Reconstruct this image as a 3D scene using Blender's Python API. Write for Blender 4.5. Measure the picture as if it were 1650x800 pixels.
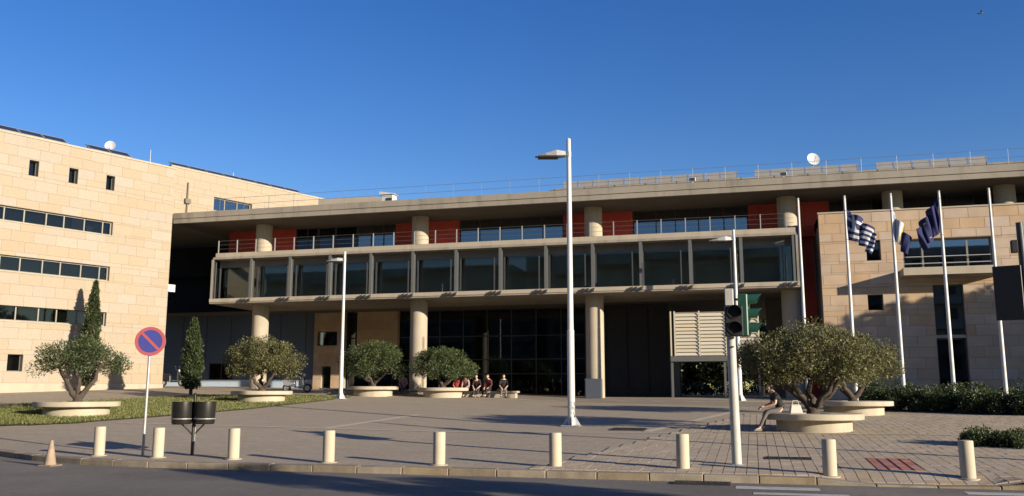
import bpy, bmesh, math, random
import numpy as np
from mathutils import Vector, Matrix, noise
R = math.radians
random.seed(7); rng = np.random.default_rng(11)
scene = bpy.context.scene
for o in list(bpy.data.objects): bpy.data.objects.remove(o)

# ------------------------------------------------------------------ camera, sky, sun, exposure
cam = bpy.data.cameras.new('camera'); cam.sensor_width = 36; cam.lens = 36*1431/1650
cam.clip_start = .1; cam.clip_end = 4000
co = bpy.data.objects.new('camera', cam); scene.collection.objects.link(co)
co.location = (0, 0, 1.55); co.rotation_euler = (R(90+9.11), 0, R(15.13)); scene.camera = co
SUN_TH, SUN_EL = R(66.5), R(13)
sdir = Vector((math.sin(SUN_TH)*math.cos(SUN_EL), -math.cos(SUN_TH)*math.cos(SUN_EL), math.sin(SUN_EL)))
world = bpy.data.worlds.new('World'); scene.world = world; world.use_nodes = True
wn = world.node_tree; bg = wn.nodes['Background']
sky = wn.nodes.new('ShaderNodeTexSky'); sky.sky_type = 'NISHITA'; sky.sun_disc = False
sky.sun_elevation = SUN_EL; sky.sun_rotation = math.atan2(sdir.x, sdir.y)
sky.air_density = 1.0; sky.dust_density = 0.2; sky.ozone_density = 2.5; sky.altitude = 100
hs = wn.nodes.new('ShaderNodeHueSaturation'); hs.inputs['Saturation'].default_value = 1.33; hs.inputs['Hue'].default_value = .521
wn.links.new(sky.outputs[0], hs.inputs['Color']); wn.links.new(hs.outputs[0], bg.inputs[0]); bg.inputs[1].default_value = .085
sl = bpy.data.lights.new('sun', 'SUN'); sl.energy = 5.0; sl.angle = R(.5); sl.color = (1, .88, .70)
so = bpy.data.objects.new('sun', sl); scene.collection.objects.link(so)
so.rotation_euler = sdir.to_track_quat('Z', 'Y').to_euler(); so.location = (60, -30, 40)
vs = scene.view_settings; vs.view_transform = 'Standard'; vs.look = 'None'; vs.exposure = 0.9; vs.gamma = 1
vs.use_curve_mapping = False

# ------------------------------------------------------------------ materials
MATS = {}
ALB = .63   # overall albedo level of the painted, stone and plant surfaces
FULL = {'red_render', 'skylit_grey_panel', 'pale_blue_panel', 'roller_blind', 'beige_blind', 'signal_green', 'black_hair', 'skin', 'lobby_wall'}
def mat(name, col, rough=.7, var=.0, scale=3., metal=0., bump=0., rand=0., col2=None, spec=None, island=0., fine=0., stain=0.):
    """principled material: noise between two tones, per-object or per-island variation, fine grain, shaped stains, bump"""
    if name in MATS: return MATS[name]
    if name not in FULL: col = tuple(c*ALB for c in col); col2 = col2 and tuple(c*ALB for c in col2)
    m = bpy.data.materials.new(name); m.use_nodes = True; nt = m.node_tree; N = nt.nodes; L = nt.links
    b = N['Principled BSDF']; b.inputs['Roughness'].default_value = rough; b.inputs['Metallic'].default_value = metal
    if spec is not None: b.inputs['Specular IOR Level'].default_value = spec
    c = N.new('ShaderNodeRGB'); c.outputs[0].default_value = (*col, 1); out = c.outputs[0]
    geo = N.new('ShaderNodeNewGeometry')
    def ns(sc, det=5):
        n = N.new('ShaderNodeTexNoise'); n.inputs['Scale'].default_value = sc; n.inputs['Detail'].default_value = det
        L.new(geo.outputs['Position'], n.inputs['Vector']); return n.outputs['Fac']
    def mul(o, fac, amt):
        mr = N.new('ShaderNodeMapRange'); L.new(fac, mr.inputs[0]); mr.inputs[1].default_value = .25; mr.inputs[2].default_value = .75
        mr.inputs[3].default_value = 1-amt; mr.inputs[4].default_value = 1+amt
        h = N.new('ShaderNodeHueSaturation'); L.new(o, h.inputs['Color']); L.new(mr.outputs[0], h.inputs['Value']); return h.outputs[0]
    if col2:
        n = ns(scale); mr = N.new('ShaderNodeMapRange'); L.new(n, mr.inputs[0]); mr.inputs[1].default_value = .35; mr.inputs[2].default_value = .65
        mx = N.new('ShaderNodeMix'); mx.data_type = 'RGBA'; L.new(mr.outputs[0], mx.inputs[0]); L.new(out, mx.inputs[6]); mx.inputs[7].default_value = (*col2, 1); out = mx.outputs[2]
    if var: out = mul(out, ns(scale), var)
    if fine: out = mul(out, ns(scale*18, 3), fine)
    if rand:
        oi = N.new('ShaderNodeObjectInfo'); mr = N.new('ShaderNodeMapRange'); L.new(oi.outputs['Random'], mr.inputs[0])
        mr.inputs[3].default_value = 1-rand; mr.inputs[4].default_value = 1+rand*.6
        h = N.new('ShaderNodeHueSaturation'); L.new(out, h.inputs['Color']); L.new(mr.outputs[0], h.inputs['Value'])
        m2 = N.new('ShaderNodeMath'); m2.operation = 'MULTIPLY_ADD'; L.new(oi.outputs['Random'], m2.inputs[0]); m2.inputs[1].default_value = 7.31; m2.inputs[2].default_value = 0
        fr = N.new('ShaderNodeMath'); fr.operation = 'FRACT'; L.new(m2.outputs[0], fr.inputs[0])
        mr2 = N.new('ShaderNodeMapRange'); L.new(fr.outputs[0], mr2.inputs[0]); mr2.inputs[3].default_value = .8; mr2.inputs[4].default_value = 1.2; L.new(mr2.outputs[0], h.inputs['Saturation'])
        out = h.outputs[0]
    if island:
        mr = N.new('ShaderNodeMapRange'); L.new(geo.outputs['Random Per Island'], mr.inputs[0]); mr.inputs[3].default_value = 1-island; mr.inputs[4].default_value = 1+island
        h = N.new('ShaderNodeHueSaturation'); L.new(out, h.inputs['Color']); L.new(mr.outputs[0], h.inputs['Value']); out = h.outputs[0]
    if stain:
        mp = N.new('ShaderNodeMapping'); mp.inputs['Scale'].default_value = (1.2, 1.2, .22); L.new(geo.outputs['Position'], mp.inputs[0])
        n = N.new('ShaderNodeTexNoise'); n.inputs['Scale'].default_value = 1.6; n.inputs['Detail'].default_value = 7; L.new(mp.outputs[0], n.inputs['Vector'])
        mr = N.new('ShaderNodeMapRange'); L.new(n.outputs['Fac'], mr.inputs[0]); mr.inputs[1].default_value = .5; mr.inputs[2].default_value = .72; mr.inputs[3].default_value = 1; mr.inputs[4].default_value = 1-stain
        h = N.new('ShaderNodeHueSaturation'); L.new(out, h.inputs['Color']); L.new(mr.outputs[0], h.inputs['Value']); out = h.outputs[0]
    L.new(out, b.inputs['Base Color'])
    if bump:
        bp = N.new('ShaderNodeBump'); bp.inputs['Strength'].default_value = bump; bp.inputs['Distance'].default_value = .02
        L.new(ns(scale*25, 4), bp.inputs['Height']); L.new(bp.outputs[0], b.inputs['Normal'])
    MATS[name] = m; return m
def glass(name, tint, refl=.08, trans=.6):
    if name in MATS: return MATS[name]
    m = bpy.data.materials.new(name); m.use_nodes = True; nt = m.node_tree; N = nt.nodes; L = nt.links; N.clear()
    out = N.new('ShaderNodeOutputMaterial'); tr = N.new('ShaderNodeBsdfTransparent'); tr.inputs[0].default_value = (*tint, 1)
    gl = N.new('ShaderNodeBsdfGlossy'); gl.inputs['Roughness'].default_value = .02; gl.inputs[0].default_value = (.92, .96, 1, 1)
    fr = N.new('ShaderNodeFresnel'); fr.inputs[0].default_value = 1.5
    ad = N.new('ShaderNodeMath'); ad.operation = 'ADD'; L.new(fr.outputs[0], ad.inputs[0]); ad.inputs[1].default_value = refl; ad.use_clamp = True
    geo = N.new('ShaderNodeNewGeometry'); ns = N.new('ShaderNodeTexNoise'); ns.inputs['Scale'].default_value = .7; L.new(geo.outputs['Position'], ns.inputs['Vector'])
    bp = N.new('ShaderNodeBump'); bp.inputs['Strength'].default_value = .04; L.new(ns.outputs['Fac'], bp.inputs['Height']); L.new(bp.outputs[0], gl.inputs['Normal'])
    mx = N.new('ShaderNodeMixShader'); L.new(ad.outputs[0], mx.inputs[0]); L.new(tr.outputs[0], mx.inputs[1]); L.new(gl.outputs[0], mx.inputs[2]); L.new(mx.outputs[0], out.inputs[0])
    MATS[name] = m; return m
STONE = mat('cream_stone', (.50, .415, .31), .75, var=.07, scale=.5, rand=.04, fine=.07, bump=.12, col2=(.47, .38, .275))
STONE_R = mat('rosy_stone', (.62, .45, .30), .75, var=.06, scale=1.1, rand=.09, fine=.06, bump=.12, col2=(.68, .50, .34))
JOINT = mat('stone_joint', (.45, .37, .27), .9, var=.1)
CONC = mat('concrete', (.40, .35, .28), .8, var=.10, scale=.8, fine=.06, bump=.2, stain=.28)
CONC_L = mat('pale_concrete', (.56, .48, .36), .8, var=.07, scale=1.2, fine=.06, bump=.2, stain=.15)
CONC_BENCH = mat('bench_concrete', (.60, .52, .39), .8, var=.09, scale=2, fine=.08, bump=.1, stain=.2)
STEEL = mat('grey_steel', (.19, .19, .18), .5, var=.06, metal=.2)
STEEL_D = mat('dark_steel', (.05, .05, .05), .5)
GALV = mat('galvanised', (.55, .55, .54), .45, var=.08, scale=6, metal=.35)
WHITE_P = mat('white_paint', (.78, .78, .76), .45, var=.05, scale=5, stain=.12)
REDW = mat('red_render', (.46, .065, .042), .8, var=.10, scale=1.5, bump=.15)
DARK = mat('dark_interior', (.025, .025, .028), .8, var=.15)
CEIL = mat('shaded_soffit_concrete', (.16, .135, .11), .85, var=.12, scale=.8)  # underside shade put into the colour, darker than the slab concrete
SKYLIT_GREY = mat('skylit_grey_panel', (.10, .14, .21), .6, var=.06, scale=.6)  # white-grey wall with the blue of sky-lit shade put into its colour
PALEBLUE = mat('pale_blue_panel', (.42, .50, .60), .6, var=.05)
FRAME = mat('window_frame', (.33, .30, .25), .5, var=.05, metal=.2)
FRAME_D = mat('dark_window_frame', (.07, .075, .08), .5)
BLIND = mat('roller_blind', (.36, .37, .32), .9, var=.12, scale=.7)
BLIND_B = mat('beige_blind', (.36, .30, .20), .9, var=.06)
GL_GAL = glass('gallery_glass', (.78, .80, .75), .0)
GL_BLUE = glass('blue_glass', (.25, .30, .36), .18)
GL_DARK = glass('dark_glass', (.34, .36, .36), .02)
GL_WING = glass('wing_glass', (.35, .37, .36), .0)
ASPH = mat('asphalt', (.185, .162, .130), .85, var=.18, scale=.35, fine=.16, bump=.35, col2=(.225, .198, .158))
PLAZA = None
KERB = mat('kerb_stone', (.50, .41, .29), .85, var=.2, scale=2.2, rand=.2, fine=.16, bump=.4, col2=(.28, .22, .15), stain=.35)
PAVER = mat('paver', (.58, .465, .325), .85, var=.1, scale=.8, rand=.08, fine=.1, bump=.3)
PAVER_S = mat('paver_field', (.58, .465, .325), .85, var=.1, scale=.8, island=.09, fine=.1, bump=.3)
PAVER_R = mat('red_paver', (.55, .22, .16), .85, var=.12, scale=2, rand=.16, fine=.1, bump=.3)
BAND = mat('pale_paving_band', (.72, .61, .46), .85, var=.1, scale=1.5, fine=.08, bump=.2)
BARK = mat('olive_bark', (.10, .075, .055), .9, var=.3, scale=6, bump=.8)
def leafmat(name, c1, c2, isl=.35):
    if name in MATS: return MATS[name]
    m = mat(name, c1, .55, island=isl, col2=c2, scale=1.6); nt = m.node_tree; N = nt.nodes; L = nt.links
    b = N['Principled BSDF']; t = N.new('ShaderNodeBsdfTranslucent'); ms = N.new('ShaderNodeMixShader'); ms.inputs[0].default_value = .25
    src = b.inputs['Base Color'].links[0].from_socket; L.new(src, t.inputs[0])
    L.new(b.outputs[0], ms.inputs[1]); L.new(t.outputs[0], ms.inputs[2]); L.new(ms.outputs[0], N['Material Output'].inputs[0]); return m
OLIVE = leafmat('olive_leaf', (.145, .15, .05), (.215, .20, .075))
OLIVE_D = leafmat('deep_olive_leaf', (.08, .115, .035), (.12, .15, .05))
CYP = leafmat('cypress_leaf', (.055, .085, .025), (.08, .105, .035))
SHRUB = leafmat('shrub_leaf', (.045, .075, .022), (.075, .11, .032))
FARL = leafmat('far_leaf', (.05, .07, .028), (.085, .10, .04))
GRASS = leafmat('grass_blade', (.22, .25, .06), (.29, .28, .085), .3)

# ------------------------------------------------------------------ mesh helpers
COL = scene.collection
class MB:
    def __init__(s): s.v = []; s.f = []; s.mi = []
    def add(s, vs_, fs, mi=0):
        b = len(s.v); s.v += [tuple(p) for p in vs_]; s.f += [tuple(i+b for i in f) for f in fs]; s.mi += [mi]*len(fs); return s
    def box(s, x0, x1, y0, y1, z0, z1, mi=0):
        v = [(x, y, z) for z in (z0, z1) for y in (y0, y1) for x in (x0, x1)]
        return s.add(v, [(0,2,3,1),(4,5,7,6),(0,1,5,4),(2,6,7,3),(0,4,6,2),(1,3,7,5)], mi)
    def hexa(s, bot, top, mi=0):
        return s.add(list(bot)+list(top), [(3,2,1,0),(4,5,6,7)]+[(i,(i+1)%4,(i+1)%4+4,i+4) for i in range(4)], mi)
    def obox(s, c, ax, hx, hy, hz, mi=0):
        X, Y, Z = [Vector(a) for a in ax]; c = Vector(c)
        bot = [c+X*a*hx+Y*b*hy-Z*hz for a, b in ((-1,-1),(1,-1),(1,1),(-1,1))]; top = [p+Z*2*hz for p in bot]
        return s.hexa(bot, top, mi)
    def tube(s, pts, rad, n=10, mi=0, cap=True):
        pts = [Vector(p) for p in pts]; rad = rad if hasattr(rad, '__len__') else [rad]*len(pts)
        vs_ = []; up = None
        for i, p in enumerate(pts):
            d = (pts[min(i+1, len(pts)-1)]-pts[max(i-1, 0)]).normalized()
            if up is None: up = Vector((0,0,1)) if abs(d.z) < .9 else Vector((1,0,0))
            a = d.cross(up).normalized(); b = a.cross(d).normalized(); up = b
            vs_ += [p+(a*math.cos(2*math.pi*k/n)+b*math.sin(2*math.pi*k/n))*rad[i] for k in range(n)]
        fs = [(i*n+k, i*n+(k+1)%n, (i+1)*n+(k+1)%n, (i+1)*n+k) for i in range(len(pts)-1) for k in range(n)]
        if cap: fs += [tuple(range(n-1, -1, -1)), tuple((len(pts)-1)*n+k for k in range(n))]
        return s.add(vs_, fs, mi)
    def lathe(s, c, prof, n=24, mi=0):
        c = Vector(c); vs_ = [c+Vector((r*math.cos(2*math.pi*k/n), r*math.sin(2*math.pi*k/n), z)) for r, z in prof for k in range(n)]
        fs = [(i*n+k, i*n+(k+1)%n, (i+1)*n+(k+1)%n, (i+1)*n+k) for i in range(len(prof)-1) for k in range(n)]
        if prof[0][0] > 1e-4: fs.append(tuple(range(n-1, -1, -1)))
        if prof[-1][0] > 1e-4: fs.append(tuple((len(prof)-1)*n+k for k in range(n)))
        return s.add(vs_, fs, mi)
    def ball(s, c, rx, ry, rz, n=12, mi=0):
        prof = [(math.sin(math.pi*i/n), -math.cos(math.pi*i/n)) for i in range(n+1)]; m = n*2; c = Vector(c)
        vs_ = [c+Vector((r*rx*math.cos(2*math.pi*k/m), r*ry*math.sin(2*math.pi*k/m), z*rz)) for r, z in prof for k in range(m)]
        return s.add(vs_, [(i*m+k, i*m+(k+1)%m, (i+1)*m+(k+1)%m, (i+1)*m+k) for i in range(n) for k in range(m)], mi)
    def prism(s, poly, z0, z1, mi=0):
        n = len(poly); z0 = z0 if hasattr(z0, '__len__') else [z0]*n; z1 = z1 if hasattr(z1, '__len__') else [z1]*n
        vs_ = [(x, y, z0[i]) for i, (x, y) in enumerate(poly)]+[(x, y, z1[i]) for i, (x, y) in enumerate(poly)]
        return s.add(vs_, [tuple(range(n-1, -1, -1)), tuple(range(n, 2*n))]+[(i, (i+1)%n, (i+1)%n+n, i+n) for i in range(n)], mi)
    def build(s, name, m, parent=None, world=True, smooth=False, angle=None, bevel=0):
        me = bpy.data.meshes.new(name); me.from_pydata([tuple(p) for p in s.v], [], s.f)
        for mm in (m if isinstance(m, (list, tuple)) else [m]): me.materials.append(mm)
        if any(s.mi): me.polygons.foreach_set('material_index', s.mi)
        bm = bmesh.new(); bm.from_mesh(me); bmesh.ops.remove_doubles(bm, verts=bm.verts, dist=1e-6) if smooth else None
        bmesh.ops.recalc_face_normals(bm, faces=bm.faces)
        if bevel: bmesh.ops.bevel(bm, geom=[e for e in bm.edges if len(e.link_faces) == 2 and e.calc_face_angle(0) > .6], offset=bevel, segments=1, affect='EDGES', clamp_overlap=True)
        bm.to_mesh(me); bm.free()
        o = bpy.data.objects.new(name, me); COL.objects.link(o)
        if parent:
            o.parent = parent
            if world: me.transform(Matrix.Translation(-wloc(parent)))
        if smooth:
            me.polygons.foreach_set('use_smooth', [True]*len(me.polygons)); me.set_sharp_from_angle(angle=R(angle or 40))
        return o
def wloc(o):
    p = Vector(o.location)
    while o.parent: o = o.parent; p = p+Vector(o.location)
    return p
def tag(o, label, cat, group=None):
    o['label'] = label; o['category'] = cat
    if group: o['group'] = group
    return o
def thing(name, label, cat, loc=(0, 0, 0), group=None, rz=0):
    o = bpy.data.objects.new(name, None); COL.objects.link(o); o.location = loc; o.rotation_euler.z = rz; o.empty_display_size = .2
    return tag(o, label, cat, group)
def struct(o): o['kind'] = 'structure'; return o
def stuff(o): o['kind'] = 'stuff'; return o
def copy_tree(o, parent=None):
    c = o.copy(); COL.objects.link(c)
    if parent: c.parent = parent
    for ch in [x for x in o.children]: copy_tree(ch, c)
    return c
def sm(a, b, x): t = min(max((x-a)/(b-a), 0), 1); return t*t*(3-2*t)
def g(u, v):
    E = float(np.interp(-u, [9, 20, 35, 60], [0, .25, .65, .8]))
    z = (.035*min(max(v-18, 0), 33)+E*sm(18, 26, v))*(sm(kv(u)-.2, kv(u)+3.0, v) if u < -13 else 1)
    return z-.10*sm(.9, 1.5, u)*(1-sm(3.8, 4.4, u))*(1-sm(17.5, 18.4, v))
def kv(u):  # kerb line
    return float(np.interp(-u, [-60, 13.2, 15, 16.8, 19, 24, 34, 60], [17.3, 17.3, 17.6, 18.15, 19.3, 21.6, 23.2, 25]))

# ------------------------------------------------------------------ ground, road, plaza, kerb
def plaza_mat():
    m = mat('plaza_paving', (.60, .485, .34), .85, var=.14, scale=.45, fine=.1, bump=.25, col2=(.50, .41, .295)); N = m.node_tree.nodes; L = m.node_tree.links
    b = N['Principled BSDF']; src = b.inputs['Base Color'].links[0].from_socket
    geo = N.new('ShaderNodeNewGeometry'); br = N.new('ShaderNodeTexBrick'); L.new(geo.outputs['Position'], br.inputs['Vector'])
    br.inputs['Scale'].default_value = 1; br.inputs['Brick Width'].default_value = .6; br.inputs['Row Height'].default_value = .3; br.inputs['Mortar Size'].default_value = .012
    br.inputs['Color1'].default_value = (1,1,1,1); br.inputs['Color2'].default_value = (.86,.86,.86,1); br.inputs['Mortar'].default_value = (.6,.58,.56,1)
    mx = N.new('ShaderNodeMix'); mx.data_type = 'RGBA'; mx.blend_type = 'MULTIPLY'; mx.inputs[0].default_value = .8
    L.new(src, mx.inputs[6]); L.new(br.outputs[0], mx.inputs[7]); L.new(mx.outputs[2], b.inputs['Base Color']); return m
PLAZA = plaza_mat()
b = MB(); b.add([(-1500,-1500,-.32),(1500,-1500,-.32),(1500,1500,-.32),(-1500,1500,-.32)], [(0,1,2,3)])
struct(b.build('ground', mat('far_ground', (.16, .14, .10), .9, var=.2, scale=.05)))
b = MB(); us = np.linspace(-90, 70, 81); prev = None
for i, u in enumerate(us):
    t = kv(u); b.v += [(u, -45, -.13), (u, t+.05, -.13)]
    if i: k = 2*i; b.f.append((k-2, k, k+1, k-1)); b.mi.append(0)
struct(b.build('road', ASPH))
b = MB(); us = sorted(set(list(np.arange(-90, -40, 4.))+list(np.arange(-40, 20, .4))+list(np.arange(20, 71, 4.)))); NV = 60
for i, u in enumerate(us):
    v0 = kv(u)+.05
    for j in range(NV):
        v = v0+(130-v0)*(j/(NV-1))**2.2; b.v.append((u, v, g(u, v)))
b.f = [(i*NV+j, (i+1)*NV+j, (i+1)*NV+j+1, i*NV+j+1) for i in range(len(us)-1) for j in range(NV-1)]; b.mi = [0]*len(b.f)
plaza = struct(b.build('plaza', PLAZA, smooth=True))
# pale bands laid in the plaza
def band(p, q, w=.28, n=24, dz=.009):
    p, q = Vector(p), Vector(q); d = (q-p).normalized(); s_ = Vector((-d.y, d.x))*w/2; m = MB()
    for i in range(n+1):
        c = p+(q-p)*i/n
        for e in (-1, 1):
            x = c+s_*e; m.v.append((x.x, x.y, g(x.x, x.y)+dz))
    m.f = [(2*i, 2*i+1, 2*i+3, 2*i+2) for i in range(n)]; m.mi = [0]*n
    return m.build('paving_band', BAND, plaza)
band((-20.2, 25.2), (-1.2, 27.05), .22, 40); band((-1.2, 27.05), (13, 27.25), .22, 30, .03); band((-3.2, 27.2), (-.7, 38.6), .3); band((-13.06, 26), (-12.7, 33), .3)
band((-33, 46.2), (13, 46.2), .5, 60)
# kerb stones
kerb = bpy.data.objects.new('kerb', None); COL.objects.link(kerb); struct(kerb)
u = 9.0; 
def kp(u, e):
    d = Vector((1, (kv(u+.05)-kv(u-.05))/.1)).normalized(); n = Vector((-d.y, d.x)); return Vector((u, kv(u)))+n*e
u = 12.0
while u > -30:
    L_ = 1.0; u2 = u-L_; a, c = u-.008, u2+.008
    quad = [kp(c, -.0), kp(a, -.0), kp(a, .24), kp(c, .24)]; j = random.uniform(-.006, .006)
    top = [(p.x, p.y, g(p.x, max(p.y, 17.31))+.012+j) for p in quad]; 
    for k in (0, 1): top[k] = (top[k][0], top[k][1], top[k][2]-.012)
    MB().hexa([(p.x, p.y, -.30) for p in quad], top).build('kerb_stone', KERB, kerb, bevel=.012); u = u2
# pavers in front of the dropped kerb and round the tree seats: 300 nearest single, the rest one field
PW = .22; single = MB; field = MB(); nsing = 0; iu = 0
cells = []
for i in range(-24, 58):
    for j in range(0, 62):
        u0 = i*PW; v0 = 17.57+j*.30
        if (u0+.15) < -4.5+(v0-17)*.22: continue
        if u0 > 12.8: continue
        cells.append((u0, v0))
inner = lambda u, v: .5 <= u <= 4.75 and v < 22.0
for u0, v0 in cells:
    red = 2.15 <= u0 <= 3.0 and 18.5 <= v0 <= 20.6; e = .007; eu_ = .03 if red else e; q = [(u0+eu_, v0+e), (u0+PW-eu_, v0+e), (u0+PW-eu_, v0+.3-e), (u0+eu_, v0+.3-e)]; cz = random.uniform(.017, .024)
    if abs((v0+.15)-27.2) < .1: continue
    bot = [(x, y, g(x, y)-.02) for x, y in q]; top = [(x, y, g(x, y)+cz) for x, y in q]
    if inner(u0, v0) and nsing < 300:
        MB().hexa(bot, top).build('red_paver' if red else 'paver', PAVER_R if red else PAVER, plaza); nsing += 1
    else: field.hexa(bot, top)
stuff(field.build('paver_field', PAVER_S, plaza))
# iron covers, drain, road marks
IRON = mat('cast_iron', (.06, .055, .05), .6, var=.2, metal=.5)
def cover(name, label, u0, u1, v0, v1, cat, zz=None, bars=0):
    t = thing(name, label, cat, ((u0+u1)/2, (v0+v1)/2, g((u0+u1)/2, (v0+v1)/2) if zz is None else zz)); m = MB()
    Z = lambda x, y, d: (x, y, (g(x, y) if zz is None else zz)+d)
    q = [(u0, v0), (u1, v0), (u1, v1), (u0, v1)]; m.hexa([Z(x, y, -.03) for x, y in q], [Z(x, y, .03) for x, y in q]); m.build('plate', IRON, t)
    n = bars or 5
    for k in range(n):
        a = u0+(u1-u0)*(k+.3)/n; c = u0+(u1-u0)*(k+.7)/n; qq = [(a, v0+.05), (c, v0+.05), (c, v1-.05), (a, v1-.05)]
        MB().hexa([Z(x, y, .028) for x, y in qq], [Z(x, y, .036) for x, y in qq]).build('rib', IRON, t)
cover('access_cover', 'dark iron access cover in the paving right of the tall white lamp post', -4.35, -3.3, 27.6, 28.4, 'cover')
cover('access_cover', 'dark iron cover in the paving between traffic light and bollard', .15, 1.1, 20.2, 20.7, 'cover')
cover('drain_grate', 'iron drain grate in the gutter below the pavement edge', -1.5, -.5, 16.75, 17.2, 'drain', -.13, 10)
PAINT = mat('road_paint', (.62, .61, .57), .7, var=.18, scale=3, fine=.2)
for a in ((-.4, 1.0, 16.35, 16.75), (-.1, 1.4, 15.55, 15.8), (3.3, 4.8, 16.45, 16.8)):
    m = MB(); m.box(a[0], a[1], a[2], a[3], -.131, -.126); struct(m.build('road_marking', PAINT))

# ------------------------------------------------------------------ slabs on walls
SL = {}
def slab_mesh(w, h, m):
    k = (round(w, 2), round(h, 2), m.name)
    if k not in SL:
        w, h = k[0], k[1]; me = bpy.data.meshes.new('stone_slab'); x, z, e = w/2-.005, h/2-.005, .006
        vs_ = [(-x,0,-z),(x,0,-z),(x,0,z),(-x,0,z),(-x+e,-.014,-z+e),(x-e,-.014,-z+e),(x-e,-.014,z-e),(-x+e,-.014,z-e)]
        me.from_pydata(vs_, [], [(4,5,6,7)]+[(i,(i+1)%4,(i+1)%4+4,i+4) for i in range(4)]); me.materials.append(m); SL[k] = me
    return SL[k]
def clad(root, origin, ax, s0, s1, z0, z1, holes, m, rh, rw, lim, cnt, prefer):
    """slabs on a wall plane: origin + ax*s; face looks along -normal; holes are (s0,s1,z0,z1)"""
    ax = Vector((ax[0], ax[1], 0)).normalized(); rz = math.atan2(ax.y, ax.x); L = wloc(root); rest = MB(); nrm = Vector((ax.y, -ax.x, 0))
    nr = round((z1-z0)/rh); rh = (z1-z0)/nr
    edges = sorted(set([z0+i*rh for i in range(nr+1)]))
    for r in range(nr):
        a, c = z0+r*rh, z0+(r+1)*rh
        segs = [(a, c)]
        cuts = sorted({a, c}|{z for h in holes for z in (h[2], h[3]) if a+.06 < z < c-.06})
        for za, zc in zip(cuts[:-1], cuts[1:]):
            zm = (za+zc)/2; iv = [(s0, s1)]
            for h in holes:
                if h[2] < zm < h[3]:
                    iv = [p for (p0, p1) in iv for p in ((p0, min(p1, h[0])), (max(p0, h[1]), p1)) if p[1]-p[0] > .03]
            for p0, p1 in iv:
                s = p0; off = ((r*.37) % 1)*rw; nxt = p0+((off-(p0-s0)) % rw or rw)
                while s < p1-.02:
                    e = min(nxt, p1)
                    if p1-e < .2: e = p1
                    w = e-s; mid = (s+e)/2; P = Vector(origin)+ax*mid
                    if w > .03:
                        if cnt[0] < lim and prefer(mid, zm):
                            o = bpy.data.objects.new('stone_slab', slab_mesh(w, zc-za, m)); COL.objects.link(o); o.parent = root
                            o.location = Vector((P.x, P.y, zm))-L; o.rotation_euler.z = rz; cnt[0] += 1
                        else: rest.obox((P.x+nrm.x*.006, P.y+nrm.y*.006, zm), (ax, -nrm, (0,0,1)), w/2-.005, .008, (zc-za)/2-.005)
                    s = e; nxt = s+rw
    return rest
def wbox(m, o, ax, s0, s1, d0, d1, z0, z1, mi=0):
    """box on a wall: s along, d depth behind the face (negative is in front)"""
    ax = Vector((ax[0], ax[1], 0)).normalized(); back = Vector((-ax.y, ax.x, 0)); o = Vector((o[0], o[1], 0))
    c = o+ax*(s0+s1)/2+back*(d0+d1)/2; m.obox((c.x, c.y, (z0+z1)/2), (ax, back, (0,0,1)), (s1-s0)/2, (d1-d0)/2, (z1-z0)/2, mi); return m
def wall_with_holes(root, name, o, ax, s0, s1, z0, z1, thick, holes, m):
    mb = MB(); zs = sorted({z0, z1}|{z for h in holes for z in h[2:4] if z0 < z < z1})
    for a, c in zip(zs[:-1], zs[1:]):
        iv = [(s0, s1)]
        for h in holes:
            if h[2] < (a+c)/2 < h[3]: iv = [p for (p0, p1) in iv for p in ((p0, min(p1, h[0])), (max(p0, h[1]), p1)) if p[1]-p[0] > 1e-3]
        for p in iv: wbox(mb, o, ax, p[0], p[1], 0, thick, a, c)
    return mb.build(name, m, root)
def window(root, o, ax, s0, s1, z0, z1, depth, gm, fm, mull=(), fw=.05, backm=None, name='window', room=1.2):
    """frame ring with mullions, one pane per light, and a dark room box behind"""
    f = MB(); wbox(f, o, ax, s0, s1, depth, depth+.08, z0, z0+fw); wbox(f, o, ax, s0, s1, depth, depth+.08, z1-fw, z1)
    wbox(f, o, ax, s0, s0+fw, depth, depth+.08, z0+fw, z1-fw); wbox(f, o, ax, s1-fw, s1, depth, depth+.08, z0+fw, z1-fw)
    for x in mull: wbox(f, o, ax, x-fw/2, x+fw/2, depth-.01, depth+.08, z0+fw, z1-fw)
    w = f.build(name, fm, root)
    xs = [s0]+sorted(mull)+[s1]
    for a, c in zip(xs[:-1], xs[1:]):
        p = MB(); wbox(p, o, ax, a+fw*.5+.004, c-fw*.5-.004, depth+.03, depth+.042, z0+fw+.002, z1-fw-.002); p.build('pane', gm, w)
    if room:
        r = MB(); wbox(r, o, ax, s0, s1, depth+room, depth+room+.05, z0-.3, z1+.3); r.build('room_wall', backm or DARK, w)
    return w

# ------------------------------------------------------------------ left stone wing
A = R(22); WD = Vector((math.sin(A), math.cos(A), 0)); WO = Vector((-35.32, 47.9, 0)); WN = Vector((WD.y, -WD.x, 0))
wing = thing('stone_building', 'cream stone office wing on the left with three long window strips', 'building', (WO.x-WD.x*8, WO.y-WD.y*8, g(-38, 41)))
S0 = -24
holes = [(S0+.8, -3.88, 10.7, 11.52), (S0+.8, -3.88, 7.96, 8.82), (S0+.8, -3.88, 5.28, 6.14)]
for s in (-8.96, -6.72, -4.48, -11.2, -13.4): holes.append((s, s+.52, 13.42, 14.31))
holes.append((-9.2, -8.4, 2.57, 3.48)); holes.append((-13.2, -12.4, 2.57, 3.48))
wall_with_holes(wing, 'wall', WO, WD, S0, 0, .2, 15.55, .5, holes, JOINT)
cnt = [0]
pf = lambda s, z: s > -10.9
def cladwing(org, s0, s1, z0, z1, hl, pr):
    global cnt; return clad(wing, org, WD, s0, s1, z0, z1, hl, STONE, .58, 1.22, 300, cnt, pr)
rest = cladwing(WO, S0, 0, 1.95, 15.55, holes, pf)
UP = WO-WN*.6
uh = [(3.35, 6.4, 13.5, 14.42)]
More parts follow.
